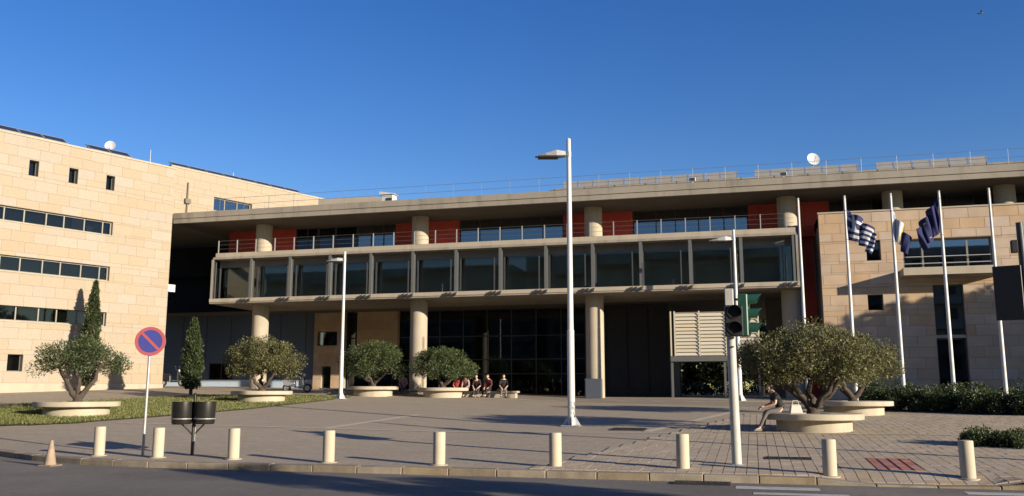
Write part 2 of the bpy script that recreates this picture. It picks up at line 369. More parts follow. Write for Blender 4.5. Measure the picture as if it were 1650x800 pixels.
wall_with_holes(wing, 'upper_wall', UP, WD, 0, 16, 12.3, 15.85, .5, uh, JOINT)
r2 = cladwing(UP, 0, 16, 12.65, 15.85, uh, lambda s, z: z > 13)
if r2.v: rest.add(r2.v, r2.f)
if rest.v: stuff(rest.build('stone_cladding', STONE, wing))
m = MB(); wbox(m, WO, WD, S0, .02, -.06, .3, .2, 1.93); m.build('plinth', CONC_L, wing)
m = MB(); wbox(m, WO, WD, S0, .05, -.05, .6, 15.55, 15.66); wbox(m, UP, WD, .05, 16, -.05, .6, 15.85, 15.95); m.build('coping', CONC_L, wing)
mull1 = [-9.98-1.15*k for k in range(1, 11)]+[-9.98, -8.92, -7.71, -6.71, -5.52, -4.41]
for k, (z0, z1) in enumerate(((10.7, 11.52), (7.96, 8.82), (5.28, 6.14))):
    w = window(wing, WO, WD, S0+.8, -3.88, z0, z1, .18, GL_WING, FRAME, mull1, .07, name='window_strip')
    m = MB(); wbox(m, WO, WD, S0+.8, -3.86, -.05, .2, z0-.05, z0-.002); m.build('sill', CONC_L, w)
for i, (a, c) in enumerate(((-6.2, -5.56), (-5.3, -4.95))):
    m = MB(); wbox(m, WO, WD, a, c, .3, .32, 10.8, 11.42 if i == 0 else 11.1); o = m.build('blind', BLIND_B if i == 0 else mat('paper_white', (.7, .72, .66), .8), wing)
for s in (-8.96, -6.72, -4.48, -11.2, -13.4): window(wing, WO, WD, s, s+.52, 13.42, 14.31, .32, GL_WING, FRAME_D, (), .04)
for s in (-9.2, -13.2): window(wing, WO, WD, s, s+.8, 2.57, 3.48, .3, GL_WING, FRAME_D, (), .05)
window(wing, UP, WD, 3.35, 6.4, 13.5, 14.42, .18, GL_BLUE, FRAME, (4.3, 5.3), .07)
m = MB(); wbox(m, WO, WD, S0, -.02, .5, 14, .2, 15.4); wbox(m, UP, WD, .0, 16, .5, 12, 12.3, 15.7); m.build('core', mat('core_grey', (.30, .27, .22), .9, var=.1), wing)
# downpipe and wall box at the step, lamp on the corner
m = MB(); m.tube([UP+WD*1.3-(-WN)*.0+WN*.09+Vector((0,0,12.7)), UP+WD*1.3+WN*.09+Vector((0,0,15.0))], .05, 8); m.build('downpipe', mat('pipe_brown', (.20, .17, .13), .6), wing)
m = MB(); wbox(m, UP, WD, 1.1, 1.5, -.22, -.02, 13.6, 13.9); m.build('junction_box', mat('pipe_brown', (.2,.17,.13)), wing)
m = MB(); wbox(m, WO, WD, .02, .55, .1, .5, 7.7, 8.15); m.build('wall_lamp', WHITE_P, wing)
# roof panels on the wing
SOLAR = mat('solar_glass', (.05, .055, .07), .25, var=.1, metal=.2); 
def solar(name, label, c, rz, w, h, tilt, group, matf=SOLAR, cat='solar panel'):
    t = thing(name, label, cat, c, group, rz)
    T = Matrix.Rotation(tilt, 4, 'X')
    m = MB(); m.box(-w/2+.03, w/2-.03, .0, h, .01, .05); m.v = [tuple(T @ Vector(p)) for p in m.v]; m.build('panel', matf, t, world=False)
    m = MB(); 
    for a in ((-w/2, w/2, -.03, .0), (-w/2, w/2, h, h+.03)): m.box(a[0], a[1], a[2], a[3], 0, .06)
    for a in (-w/2, w/2-.03): m.box(a, a+.03, 0, h, 0, .06)
    m.v = [tuple(T @ Vector(p)) for p in m.v]; m.build('frame', GALV, t, world=False)
    e = T @ Vector((0, h, 0))
    for sx in (-1, 1):
        m = MB(); m.tube([(sx*w*.4, e.y, 0), (sx*w*.4, e.y, e.z)], .02, 6); m.build('strut', GALV, t, world=False)
    return t
rzw = math.atan2(WD.y, WD.x)
for k in range(13):
    s = -19.4+k*1.32
    if 9 < k < 11 or k in (4,): continue
    P = WO+WD*s-WN*.15
    solar('solar_panel', '%s dark solar panel from the step along the left wing parapet' % ('first second third fourth fifth sixth seventh eighth ninth tenth eleventh twelfth thirteenth'.split()[12-k]), (P.x, P.y, 15.70), rzw, 1.28, .72, R(31), 'solar panels on the left wing')
for k in range(8):
    P = UP+WD*(.9+k*1.32)-WN*.15
    solar('solar_panel', '%s dark solar panel beyond the step on the wing roof' % ('first second third fourth fifth sixth seventh eighth'.split()[k]), (P.x, P.y, 15.98), rzw, 1.28, .6, R(30), 'solar panels beyond the step')

# ------------------------------------------------------------------ main building
main = thing('concrete_building', 'long concrete building on round columns with glazed gallery and red upper walls', 'building', (-15, 52, 1.1))
RF = 48.4
# roof
m = MB(); m.box(-35.6, 24, RF, 70, 12.12, 12.42); rf = m.build('roof_slab', CONC, main)
m = MB(); m.box(-35.6, 24, RF-.05, RF+.3, 12.421, 12.78); m.build('fascia', CONC, rf)
m = MB(); m.box(-35.6, 24, RF+.35, 69.5, 12.422, 12.7); m.build('roof_deck', CONC, rf)
m = MB(); m.box(-10.6, 24, RF+.9, RF+1.2, 12.705, 13.12); m.add([(-10.6, RF+.9, 12.71), (-12.6, RF+.9, 12.71), (-12.6, RF+1.2, 12.71), (-10.6, RF+1.2, 12.71), (-10.6, RF+.9, 13.12), (-10.6, RF+1.2, 13.12)], [(0,1,4),(2,3,5),(1,2,5,4),(0,3,2,1),(0,4,5,3)]); m.build('upstand', CONC, rf)
m = MB(); m.box(-35.55, 23.9, RF+.25, 57.1, 12.105, 12.117); m.build('roof_soffit_shade', CEIL, rf)  # thin sheet giving the slab its underside shade as a darker colour
m = MB(); m.add([(-26.5,50.5,12.7),(-18.6,50.5,12.7),(-18.6,54,12.7),(-26.5,54,12.7),(-26.5,50.5,13.65),(-22.6,50.5,13.6),(-22.6,54,13.6),(-26.5,54,13.65)], [(3,2,1,0),(4,5,6,7),(0,1,5,4),(1,2,6,5),(2,3,7,6),(3,0,4,7)]); m.build('roof_hood', CONC_L, rf)
# roof railing
rr = MB(); 
for z in (13.25, 13.68): rr.tube([(-33, RF+.5, z), (24, RF+.5, z)], .012, 5)
rl = rr.build('roof_railing', mat('rail_grey', (.22, .26, .34), .5, metal=.2), main)
for k in range(33):
    x = -32.6+k*1.75; MB().tube([(x, RF+.5, 12.72), (x, RF+.5, 13.7)], .012, 6).build('post', mat('rail_grey', (1,1,1)), rl)
# columns
cols = [-30.3, -19.52, -8.74, 2.1]
cm = MB(); cm.lathe((0,0,0), [(.53, 0), (.53, 5.95)], 40); 
for x in cols:
    z0 = g(x, 50.5)-.15
    m = MB(); m.lathe((x, 50.55, z0), [(.52, 0), (.52, 6.93-z0)], 40); m.build('column', CONC_L, main, smooth=True)
    m = MB(); m.lathe((x, 50.55, 9.95), [(.52, 0), (.52, 2.165)], 40); m.build('column', CONC_L, main, smooth=True)
for x in (7.55, 13.0, 18.4):
    m = MB(); m.lathe((x, 50.55, 9.9), [(.52, 0), (.52, 2.215)], 40); m.build('column', CONC_L, main, smooth=True)
for x in (-16.0,):
    m = MB(); m.lathe((x, 58.4, .9), [(.5, 0), (.5, 6.03)], 32); m.build('column', CONC_L, main, smooth=True)
# gallery box
G0, G1, GF = -32.95, 2.42, 48.9
m = MB(); m.box(G0+.25, G1, GF, 54.6, 9.88, 10.14); gal = m.build('gallery', CONC_L, main)
m = MB(); m.box(G0+.1, G1+.04, GF-.04, GF+.9, 9.74, 9.878); m.build('edge_beam', CONC, gal)
m = MB(); m.box(G0, G1+.1, GF-.05, 54.6, 6.93, 7.02); m.build('floor_slab', CONC, gal)
m = MB(); m.box(G0, G1+.1, GF-.09, GF+.15, 7.022, 7.24); m.build('floor_edge', CONC_L, gal)
m = MB(); m.box(G0+.1, G1, GF+.75, GF+.83, 9.3, 9.735); m.build('fascia_panel', mat('fascia_grey', (.20, .195, .18), .6, var=.08), gal)
m = MB(); m.box(G0+.1, G1, GF+1.75, GF+1.85, 7.03, 9.87); m.build('inner_wall', BLIND, gal)
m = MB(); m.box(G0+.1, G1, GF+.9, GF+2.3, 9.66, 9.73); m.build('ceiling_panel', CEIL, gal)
xs = [-32.85+2.702*k for k in range(14)]; xs[-1] = 2.3
for i, x in enumerate(xs):
    m = MB(); m.box(x-.085, x+.085, GF, GF+.04, 7.242, 9.738); m.box(x-.085, x+.085, GF+.22, GF+.26, 7.242, 9.738); m.box(x-.02, x+.02, GF+.04, GF+.22, 7.242, 9.738); m.build('mullion', STEEL, gal)
    for dx in (-.55, -.3, .02):
        if i: m = MB(); m.box(x+dx-.06, x+dx+.06, GF-.2, GF-.091, 7.0, 7.16); m.tube([(x+dx, GF-.15, 7.08), (x+dx+.1, GF-.15, 7.2)], .03, 6); m.build('bracket', STEEL_D, gal)
    if i < 13:
        a, c = x+.0, xs[i+1]
        m = MB(); m.box(a+.05, c-.05, GF+.78, GF+.792, 7.3, 9.29); m.build('pane', GL_GAL, gal)
        m = MB(); m.box(c-.60, c-.53, GF+.74, GF+.86, 7.242, 9.29); m.box(a, a+.09, GF+.74, GF+.84, 7.242, 9.29); m.box(a+.09, c-.62, GF+.75, GF+.83, 7.242, 7.33); m.build('pane_frame', FRAME_D, gal)
        h = random.uniform(.25, 1.3)
        m = MB(); m.box(a+.15, c-.65, GF+1.0, GF+1.02, 9.2-h, 9.19); m.build('roller_blind', BLIND, gal)
for x in (G0, G1-.02):
    m = MB(); m.box(x, x+.12, GF-.03, GF+.25, 7.03, 9.74); m.build('end_post', CONC, gal)
    m = MB(); m.box(x+.04, x+.055, GF+.27, 54.5, 7.03, 9.7); m.build('end_pane', GL_DARK, gal)
# terrace railing
rt = MB(); 
for z in (10.42, 10.68, 10.94): rt.tube([(G0+.3, GF+.12, z), (G1-.05, GF+.12, z)], .008, 6)
tr = rt.build('terrace_railing', STEEL, main)
for k in range(27):
    x = G0+.35+k*1.33; MB().box(x-.025, x+.025, GF+.09, GF+.15, 10.142, 10.96).build('post', GALV, tr)
# upper floor wall: red piers and windows
UV = 52.0; US = 52/54
def red(u0, u1, z0=10.14, z1=12.1, v=UV): u0 *= US; u1 *= US; m = MB(); m.box(u0, u1, v, v+.3, z0, z1); return m.build('red_wall', REDW, main)
for a in ((-35.1, -29.98), (-22.6, -18.16), (-11.25, -6.88), (.02, 4.6)): red(*a)
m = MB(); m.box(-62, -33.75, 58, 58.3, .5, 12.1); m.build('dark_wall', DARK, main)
def upwin(u0, u1, mul, gm=GL_BLUE, bm=None): return window(main, (0, UV, 0), (1, 0), u0*US, u1*US, 10.15, 12.1, .12, gm, FRAME_D, tuple(q*US for q in mul), .06, bm, room=3)
upwin(-29.96, -28.32, (-29.1,), GL_WING, BLIND_B).children; 
m = MB(); m.box(-29.9*US, -28.36*US, UV+.3, UV+.32, 10.2, 12.1); m.build('blind', BLIND_B, main)
upwin(-28.3, -27.02, (), GL_DARK); upwin(-27.0, -25.42, (), GL_WING); m = MB(); m.box(-26.94*US, -25.46*US, UV+.3, UV+.32, 10.2, 12.1); m.build('blind', BLIND_B, main)
upwin(-25.4, -22.62, (-24.4, -23.5)); upwin(-18.14, -11.27, (-16.8, -15.4, -14.0, -12.6)); upwin(-6.86, .0, (-5.46, -4.29, -2.9, -1.4))
for k in range(7):
    x = -17.7+k*.95; 
for x0, x1 in ((4.62, 7.0), (8.0, 12.4), (13.5, 19)):
    upwin(x0, x1, tuple(np.linspace(x0, x1, 4)[1:-1])) 
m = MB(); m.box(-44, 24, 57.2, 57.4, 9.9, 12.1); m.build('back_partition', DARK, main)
# things lit on the terrace edge: low red parapets
for a in ((-31.6, -30.9), (-29.7, -28.9)): pass
# ground floor
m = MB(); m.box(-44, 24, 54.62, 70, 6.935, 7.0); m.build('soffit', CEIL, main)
GVv = 57.0
hl = [(-38.2, -36.2, 2.2, 3.5), (-32.0, -31.0, 1.8, 3.1)]
wall_with_holes(main, 'panel_wall', (0, GVv, 0), (1, 0), -47, -29.6, 2.3, 6.93, .2, [(-38.2, -36.2, 2.29, 3.5)], SKYLIT_GREY)
wall_with_holes(main, 'base_wall', (0, GVv, 0), (1, 0), -47, -29.6, .9, 2.298, .2, [], PALEBLUE)
for k in range(9):
    x = -46.5+k*2.0; m = MB(); m.box(x-.02, x+.02, GVv-.02, GVv-.002, 3.52, 6.9); m.build('panel_joint', FRAME_D, main)
window(main, (0, GVv, 0), (1, 0), -38.2, -36.2, 2.3, 3.5, .05, GL_DARK, FRAME_D, (-37.2,), .06)
# stone pier between panel wall and lobby
ph = [(-29.3, -27.8, 4.6, 5.6), (-28.9, -28.2, 1.3, 3.2)]
wall_with_holes(main, 'stone_pier', (0, 56.4, 0), (1, 0), -29.55, -27.3, .9, 6.92, .5, ph, JOINT)
c2 = [0]; rest = clad(main, (0, 56.4, 0), (1, 0), -29.55, -27.3, 1.2, 6.9, ph, STONE_R, .57, .8, 60, c2, lambda s, z: True)
for h in ph: window(main, (0, 56.4, 0), (1, 0), h[0], h[1], h[2], h[3], .15, GL_DARK, FRAME_D, (), .05)
wall_with_holes(main, 'stone_panel', (0, 56.6, 0), (1, 0), -26.4, -23.4, 4.5, 6.92, .4, [], JOINT)
clad(main, (0, 56.6, 0), (1, 0), -26.4, -23.4, 4.5, 6.92, [], STONE_R, .6, .9, 60, [0], lambda s, z: True)
# lobby glazing
lob = MB(); 
for z in (1.15, 2.6, 3.55, 5.1, 6.86): lob.box(-27.2, -10.4, GVv-.03, GVv+.06, z, z+.06)
lb = lob.build('lobby_frame', FRAME_D, main)
lx = [-27.2+1.68*k for k in range(11)]
for i, x in enumerate(lx):
    m = MB(); m.box(x-.03, x+.03, GVv-.05, GVv+.08, 1.0, 6.92); m.build('lobby_mullion', FRAME_D, lb)
    if i < 10:
        for z0, z1 in ((1.22, 2.59), (2.67, 3.54), (3.62, 5.09), (5.17, 6.85)):
            m = MB(); m.box(x+.034, x+1.646, GVv, GVv+.012, z0, z1); m.build('pane', GL_DARK, lb)
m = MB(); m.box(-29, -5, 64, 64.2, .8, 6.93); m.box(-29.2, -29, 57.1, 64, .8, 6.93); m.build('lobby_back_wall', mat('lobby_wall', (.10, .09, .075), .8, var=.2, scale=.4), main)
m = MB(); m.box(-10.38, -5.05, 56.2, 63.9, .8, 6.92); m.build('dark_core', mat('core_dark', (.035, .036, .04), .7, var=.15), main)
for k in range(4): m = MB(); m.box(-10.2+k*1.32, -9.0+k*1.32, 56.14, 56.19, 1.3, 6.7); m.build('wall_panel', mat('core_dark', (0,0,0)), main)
# recess between gallery and right wing
m = MB(); m.box(2.6, 3.55, 52.5, 52.8, 1, 12.1); m.build('recess_wall', REDW, main)
m = MB(); m.box(.8, 2.6, 54.7, 55.2, 1, 6.92); m.build('passage_pier', mat('core_grey', (.3,.27,.22)), main)
# louvred box hanging in the passage
LV = 50.15; LB = mat('louvre_cream', (.80, .72, .56), .6, rand=.06)
lv = MB(); lv.box(-4.45, .35, LV, LV+1.6, 3.13, 3.42); lvo = lv.build('louvre_box', STEEL, main)
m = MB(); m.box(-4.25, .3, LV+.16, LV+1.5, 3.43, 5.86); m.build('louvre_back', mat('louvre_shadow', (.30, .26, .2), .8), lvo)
for k in range(12):
    z = 3.46+k*.196
    for x0, x1 in ((-4.14, -2.88), (-2.8, -1.44), (-1.36, .26)):
        m = MB(); m.add([(x0,LV+.12,z),(x1,LV+.12,z),(x1,LV-.02,z-.01),(x0,LV-.02,z-.01),(x0,LV+.12,z+.15),(x1,LV+.12,z+.15),(x1,LV+.06,z+.16),(x0,LV+.06,z+.16)], [(0,1,2,3),(4,7,6,5),(3,2,6,7),(0,4,5,1),(0,3,7,4),(1,5,6,2)]); m.build('louvre_slat', LB, lvo)
for x in (-4.43, -4.22, -2.88, -1.44, .27): m = MB(); m.box(x, x+.075, LV-.04, LV-.021, 3.425, 5.9); m.build('louvre_post', LB, lvo)
for x in (-4.45, -1.6, .2): m = MB(); m.box(x, x+.12, LV+.1, LV+.22, 1.0, 3.128); m.build('louvre_leg', STEEL, lvo)
# plinths in front of the lobby
STEP = MB()
def bench(label, u0, u1, v0, v1, h=.32):
    t = thing('stone_bench', label, 'bench', ((u0+u1)/2, v0, g((u0+u1)/2, v0)), 'low stone seats before the lobby'); z = g((u0+u1)/2, v0)
    m = MB(); m.box(u0, u1, v0, v1, z+h-.1, z+h); m.build('seat', CONC_BENCH, t, bevel=.015)
    m = MB(); m.box(u0+.12, u1-.12, v0+.12, v1-.1, z-.05, z+h-.102); m.build('base', CONC_BENCH, t)
bench('low stone seat round the foot of the column left of the dark lobby', -20.6, -18.1, 49.2, 51.2, .3)
bench('long low stone seat below the people gathered by the lobby', -17.6, -12.6, 47.6, 48.3, .34)
bench('long low stone kerb seat left of the lobby beside the slender lamp', -24.6, -21.6, 47.8, 48.4, .3)
m = MB(); m.box(-9.2, -8.25, 49.62, 49.95, 1.05, 2.2); foot_box = tag(m.build('foot_shade_box', mat('foot_shade_grey', (.10, .12, .15), .5, var=.05), bevel=.01), 'dark grey box in place of shade at the foot of the column right of the tall lamp', 'cabinet')  # dark box added to stand for the shade on the column foot
m = MB(); m.box(-9.15, -8.3, 49.6, 49.617, 1.12, 2.15); m.build('door', mat('foot_shade_grey', (0,0,0)), foot_box, world=False)  # front plate of the same shade box, not a real door

# ------------------------------------------------------------------ right stone wing
rw = thing('stone_building', 'rosy stone block on the right behind the flagpoles with recessed balcony', 'building', (9, 48.9, 1.1))
RO = (0, 48.9, 0)
rh_ = [(7.62, 11.82, 7.62, 9.24), (5.88, 6.58, 8.2, 9.27), (5.8, 6.54, 5.62, 6.44), (8.92, 10.32, 1.1, 6.84), (15.0, 18.5, 7.62, 9.24), (14.6, 16, 1.1, 6.8)]
wall_with_holes(rw, 'wall', RO, (1, 0), 3.6, 22, .6, 10.78, .4, rh_, JOINT)
rest = clad(rw, RO, (1, 0), 3.6, 22, 1.0, 10.78, rh_, STONE_R, .54, 1.15, 300, [0], lambda s, z: s < 15)
if rest.v: stuff(rest.build('stone_cladding', STONE_R, rw))
m = MB(); m.box(3.57, 22, 48.84, 49.3, 10.782, 10.86); m.build('coping', CONC_L, rw)
m = MB(); m.box(3.6, 3.9, 49.3, 54, .6, 10.75); m.box(3.9, 22, 52, 53.9, .6, 10.0); m.build('core', mat('core_grey', (.3,.27,.22)), rw)
m = MB(); m.box(3.6, 22, 49.31, 53.9, 10.2, 10.7); m.build('terrace', CONC, rw)
# balcony slab with front rail
m = MB(); m.box(7.4, 12.0, 47.55, 49.2, 7.22, 7.6); bal = m.build('balcony_slab', CONC_L, rw)
m = MB(); m.box(7.62, 11.82, 50.3, 50.4, 7.62, 9.24); m.build('room_wall', mat('room_dim', (.12, .12, .11), .8), rw)
bw = window(rw, RO, (1, 0), 7.62, 11.82, 7.62, 9.24, .22, GL_BLUE, FRAME, (8.6, 9.6, 10.7), .09, room=0)
br = MB(); 
for z in (7.95, 8.3): br.box(7.7, 11.78, 48.93, 48.96, z, z+.04)
br.build('balcony_rail', GALV, bal)
window(rw, RO, (1, 0), 5.88, 6.58, 8.2, 9.27, .3, GL_DARK, FRAME_D, (), .05); window(rw, RO, (1, 0), 5.8, 6.54, 5.62, 6.44, .3, GL_DARK, FRAME_D, (), .05)
window(rw, RO, (1, 0), 8.92, 10.32, 4.3, 6.84, .2, GL_BLUE, FRAME_D, (9.6,), .06, room=1); window(rw, RO, (1, 0), 8.92, 10.32, 1.1, 4.15, .25, GL_DARK, FRAME_D, (9.62,), .07, name='door')
m = MB(); m.box(8.92, 10.32, 48.95, 49.2, 4.152, 4.298); m.build('lintel', CONC_L, rw)
window(rw, RO, (1, 0), 15.0, 18.5, 7.62, 9.24, .22, GL_BLUE, FRAME, (16, 17), .09); window(rw, RO, (1, 0), 14.6, 16, 1.1, 6.8, .2, GL_DARK, FRAME_D, (), .09)
# solar panels along the right of the main roof
SOLG = mat('panel_back', (.42, .40, .36), .5, var=.08, metal=.1)
ordn = 'first second third fourth fifth sixth seventh eighth ninth tenth eleventh twelfth thirteenth fourteenth fifteenth sixteenth seventeenth eighteenth nineteenth twentieth twenty-first'.split()
k = 0
for i in range(25):
    x = -9.9+i*.9
    if i in (11, 18): continue
    lab = '%s pale tilted roof panel rightwards from the tall lamp' % ordn[min(k, 20)]
    if x > 9.5: lab = 'pale tilted roof panel at the far right above the stone block'
    solar('roof_panel', lab, (x, RF+1.3, 13.1), 0, .86, .56, R(62), 'pale panels along the concrete roof', SOLG, 'solar panel'); k += 1

# ------------------------------------------------------------------ foliage
def leaves(name, mt, pts, nrm, l, w, parent, loc, jit=.9, curl=.0):
    """one mesh of many small lance leaves at pts, leaning along nrm"""
    n = len(pts); d = nrm+rng.normal(0, jit, (n, 3)); d /= np.linalg.norm(d, axis=1)[:, None]+1e-9
    r = rng.normal(0, 1, (n, 3)); a = np.cross(d, r); a /= np.linalg.norm(a, axis=1)[:, None]+1e-9
    L_ = l*rng.uniform(.6, 1.35, (n, 1)); W_ = w*rng.uniform(.7, 1.3, (n, 1)); c = np.cross(a, d)*W_*.35
    v = np.empty((n, 4, 3)); v[:, 0] = pts; v[:, 1] = pts+d*L_*.5+a*W_*.5+c; v[:, 2] = pts+d*L_; v[:, 3] = pts+d*L_*.5-a*W_*.5+c
    v = v.reshape(-1, 3)-np.array(loc); me = bpy.data.meshes.new(name)
    me.vertices.add(4*n); me.vertices.foreach_set('co', v.ravel()); me.loops.add(4*n); me.loops.foreach_set('vertex_index', np.arange(4*n, dtype=np.int32))
    me.polygons.add(n); me.polygons.foreach_set('loop_start', np.arange(0, 4*n, 4, dtype=np.int32)); me.polygons.foreach_set('loop_total', np.full(n, 4, dtype=np.int32))
    me.update(); me.validate(); me.materials.append(mt); o = bpy.data.objects.new(name, me); COL.objects.link(o); o.parent = parent; return o
def clumps(cs, rs, per):
    P = []; Nn = []
    for c, r, n in zip(cs, rs, per):
        d = rng.normal(0, 1, (n, 3)); d /= np.linalg.norm(d, axis=1)[:, None]; q = rng.uniform(.25, 1, (n, 1))**.6
        P.append(np.array(c)+d*q*np.array(r)); Nn.append(d+np.array([0, 0, .35]))
    return np.concatenate(P), np.concatenate(Nn)
def limb(m, p, q, r0, r1, n=6, wob=.08):
    p, q = Vector(p), Vector(q); pts = []; L_ = (q-p).length
    for i in range(n+1):
        t = i/n; x = p.lerp(q, t); x.z += math.sin(t*math.pi)*(-.04*L_); k = wob*L_*math.sin(t*math.pi)
        pts.append(x+Vector((random.uniform(-k, k), random.uniform(-k, k), random.uniform(-k, k)*.4)))
    pts[0] = p; pts[-1] = q; m.tube(pts, [r0+(r1-r0)*(i/n)**.8 for i in range(n+1)], 8); return pts
def olive(label, u, v, base, H, W, bot, mt, seed, density=9000, stems=4, gaps=.0, ctr=(0, 0), group='olive trees in round planters', lsz=.10, trunk_r=.13):
    random.seed(seed); z0 = g(u, v)+base; t = thing('olive_tree', label, 'tree', (u, v, z0), group)
    top = g(u, v)+H; zb = g(u, v)+bot; cz = (top+zb)/2; rz = (top-zb)/2; R_ = W/2; cs = []; rs = []; per = []
    n = 72
    for i in range(n):
        a = i*2.399+random.uniform(-.3, .3); rr = math.sqrt((i+.5)/n); x = R_*rr*.86*math.cos(a); y = R_*rr*.86*math.sin(a)
        hh = math.sqrt(max(0, 1-(rr*.93)**2)); q = random.choice((.3, .55, .8, 1, .95, .15)); z = zb+.12+(top-zb-.38)*hh*q+random.uniform(-.09, .09)
        if random.random() < gaps: continue
        k = random.uniform(.30, .48)*W/3.6
        cs.append((u+ctr[0]+x, v+ctr[1]+y, z)); rs.append((k, k, k*.8)); per.append(int(density/n*random.uniform(.7, 1.3)))
    P, Nn = clumps(cs, rs, per); leaves('crown', mt, P, Nn, lsz, lsz*.34, t, (u, v, z0))
    m = MB(); heads = []
    for k in range(stems):
        a = k*2*math.pi/stems+random.uniform(-.5, .5); p = Vector((u+.05*math.cos(a), v+.05*math.sin(a), z0+.16)); fork = Vector((u+ctr[0]*.5+math.cos(a)*W*.2, v+ctr[1]*.5+math.sin(a)*W*.2, zb+.12+random.uniform(-.05, .2)))
        pts = limb(m, p, fork, trunk_r*random.uniform(.7, .95), trunk_r*.45, 6, .07); heads.append(fork)
    for c in cs[::3]:
        f = min(heads, key=lambda h: (h-Vector(c)).length); limb(m, f, c, trunk_r*.3, .012, 4, .07)
    m.lathe((u, v, z0-.12), [(trunk_r*2.0, 0), (trunk_r*1.5, .1), (trunk_r*1.25, .26), (trunk_r*1.1, .36), (.03, .42)], 12)
    m.build('trunk', BARK, t, smooth=True, angle=60); return t
SOIL = mat('planter_soil', (.10, .075, .05), .95, var=.25, scale=6)
def planter(label, u, v, r=1.42):
    z = g(u, v); t = thing('round_planter', label, 'planter', (u, v, z), 'round concrete tree seats')
    m = MB(); m.lathe((u, v, z), [(r*.76, -.15), (r*.76, .33)], 48); m.build('base', CONC_BENCH, t, smooth=True)
    m = MB(); m.lathe((u, v, z), [(.5, .34), (r-.02, .33), (r, .35), (r, .49), (r-.02, .51), (.5, .51), (.5, .34)], 56); m.build('seat_ring', CONC_BENCH, t, smooth=True)
    m = MB(); m.lathe((u, v, z), [(.497, .36), (.497, .46), (.3, .49), (0, .5)], 24); m.build('soil', SOIL, t, smooth=True)
PL = [('at the far left on the lawn', -23.32, 26.95), ('on the lawn before the blue grey wall', -22.53, 38.0), ('left of the lobby column', -20.54, 46.3), ('by the people in front of the dark lobby', -16.67, 47.0), ('with the seated person at the right', 1.65, 28.4), ('half hidden behind the front right tree seat', 3.57, 36.4)]
for l, u, v in PL: planter('round concrete tree seat '+l, u, v)
olive('sparse forked olive tree in the planter at the far left on the lawn', *PL[0][1:],   .48, 2.82, 3.3, 1.5, OLIVE_D, 3, 11000, 3, .25, lsz=.10, trunk_r=.12)
olive('round olive tree on the lawn before the shaded grey wall', *PL[1][1:], .48, 3.1, 3.8, 1.2, OLIVE, 4, 17000, 3, .05, lsz=.11)
olive('olive tree beside the slender lamp left of the lobby column', *PL[2][1:], .48, 3.1, 3.9, 1.0, OLIVE_D, 5, 16000, 4, .05, lsz=.12)
olive('dark olive tree in front of the lobby glass', *PL[3][1:], .48, 2.75, 3.7, 1.05, OLIVE_D, 6, 16000, 4, .05, lsz=.12)
olive('largest olive tree above the seated person at the right', *PL[4][1:], .48, 3.2, 4.6, 1.42, OLIVE, 8, 32000, 5, .04, (-.1, 0), lsz=.095, trunk_r=.14)
olive('olive tree behind the largest one, before the flagpoles', *PL[5][1:], .48, 3.15, 4.2, 1.35, OLIVE, 9, 18000, 4, .05, (-.3, 0), lsz=.11)
def cypress(label, u, v, H, W, seed, lean=0.):
    random.seed(seed); z0 = g(u, v); t = thing('cypress_tree', label, 'tree', (u, v, z0), 'slim cypress trees'); n = 7500
    h = rng.uniform(0, 1, n)**.85; prof = np.interp(h, [0, .06, .25, .55, .8, .93, 1], [.55, .85, 1, .85, .5, .2, .04])*W/2
    a = rng.uniform(0, 2*np.pi, n); q = rng.uniform(.35, 1.0, n)**.5; lump = 1+.22*np.sin(a*3+h*19)+.12*np.sin(a*5-h*31)
    P = np.stack([u+np.cos(a)*prof*q*lump+lean*h*h, v+np.sin(a)*prof*q*lump, z0+.25+h*(H-.25)], 1); Nn = np.stack([np.cos(a)*.5, np.sin(a)*.5, np.full(n, 1.2)], 1)
    leaves('crown', CYP, P, Nn, .16, .06, t, (u, v, z0), .45)
    m = MB(); m.tube([(u, v, z0-.1), (u, v, z0+H*.5), (u+lean*.8, v, z0+H*.93)], [.10, .06, .015], 8); m.build('trunk', BARK, t)
cypress('tall thin cypress standing against the cream stone wing', -35.9, 42.1, 6.1, 1.0, 21, .12)
cypress('shorter columnar cypress before the shaded grey wall', -29.1, 41.9, 4.0, 1.0, 22)
def shrub(label, u, v, H, W, D_, seed, n=3500, mt=None, group='dark shrubs below the right stone block', lsz=.10):
    random.seed(seed); z0 = g(u, v); t = thing('shrub', label, 'shrub', (u, v, z0), group); cs = []; rs = []; per = []
    for i in range(16):
        x, y = random.uniform(-.5, .5)*W, random.uniform(-.5, .5)*D_; k = random.uniform(.2, .34)*max(H, .6)
        hz = H*(1-.5*(x/W*2)**2)*random.uniform(.45, .9); cs.append((u+x, v+y, z0+max(hz-k*.4, k*.5))); rs.append((k*1.3, k*1.2, k)); per.append(n//22)
        cs.append((u+x, v+y, z0+hz*.4)); rs.append((k*1.3, k*1.2, k)); per.append(n//40)
    P, Nn = clumps(cs, rs, per); leaves('foliage', mt or SHRUB, P, Nn, lsz, lsz*.45, t, (u, v, z0))
    m = MB()
    for c in cs[::4]: m.tube([(u+(c[0]-u)*.3, v+(c[1]-v)*.3, z0-.05), c], [.025, .008], 5)
    m.build('stem', BARK, t)
SH = ['leftmost dark shrub, beside the half hidden tree seat', 'dark shrub left of the second flagpole from the left', 'dark shrub under the pole of the middle flag', 'dark shrub left of the pole with the large blue flag', 'dark shrub below the dark door of the stone block', 'dark shrub right of the dark door', 'dark shrub at the foot of the rightmost flagpole', 'rightmost dark shrub at the picture edge']
for k in range(8): shrub(SH[k], 4.9+k*.78+.3, 39.6-k*.45, random.uniform(.95, 1.25), 1.35, 1.2, 40+k, 3800)
for k in range(5): shrub('shrub in the second row before the stone block wall, %s from the left' % ordn[k], 5.4+k*1.45, 43.5, 1.15, 1.7, 1.2, 60+k, 2600)
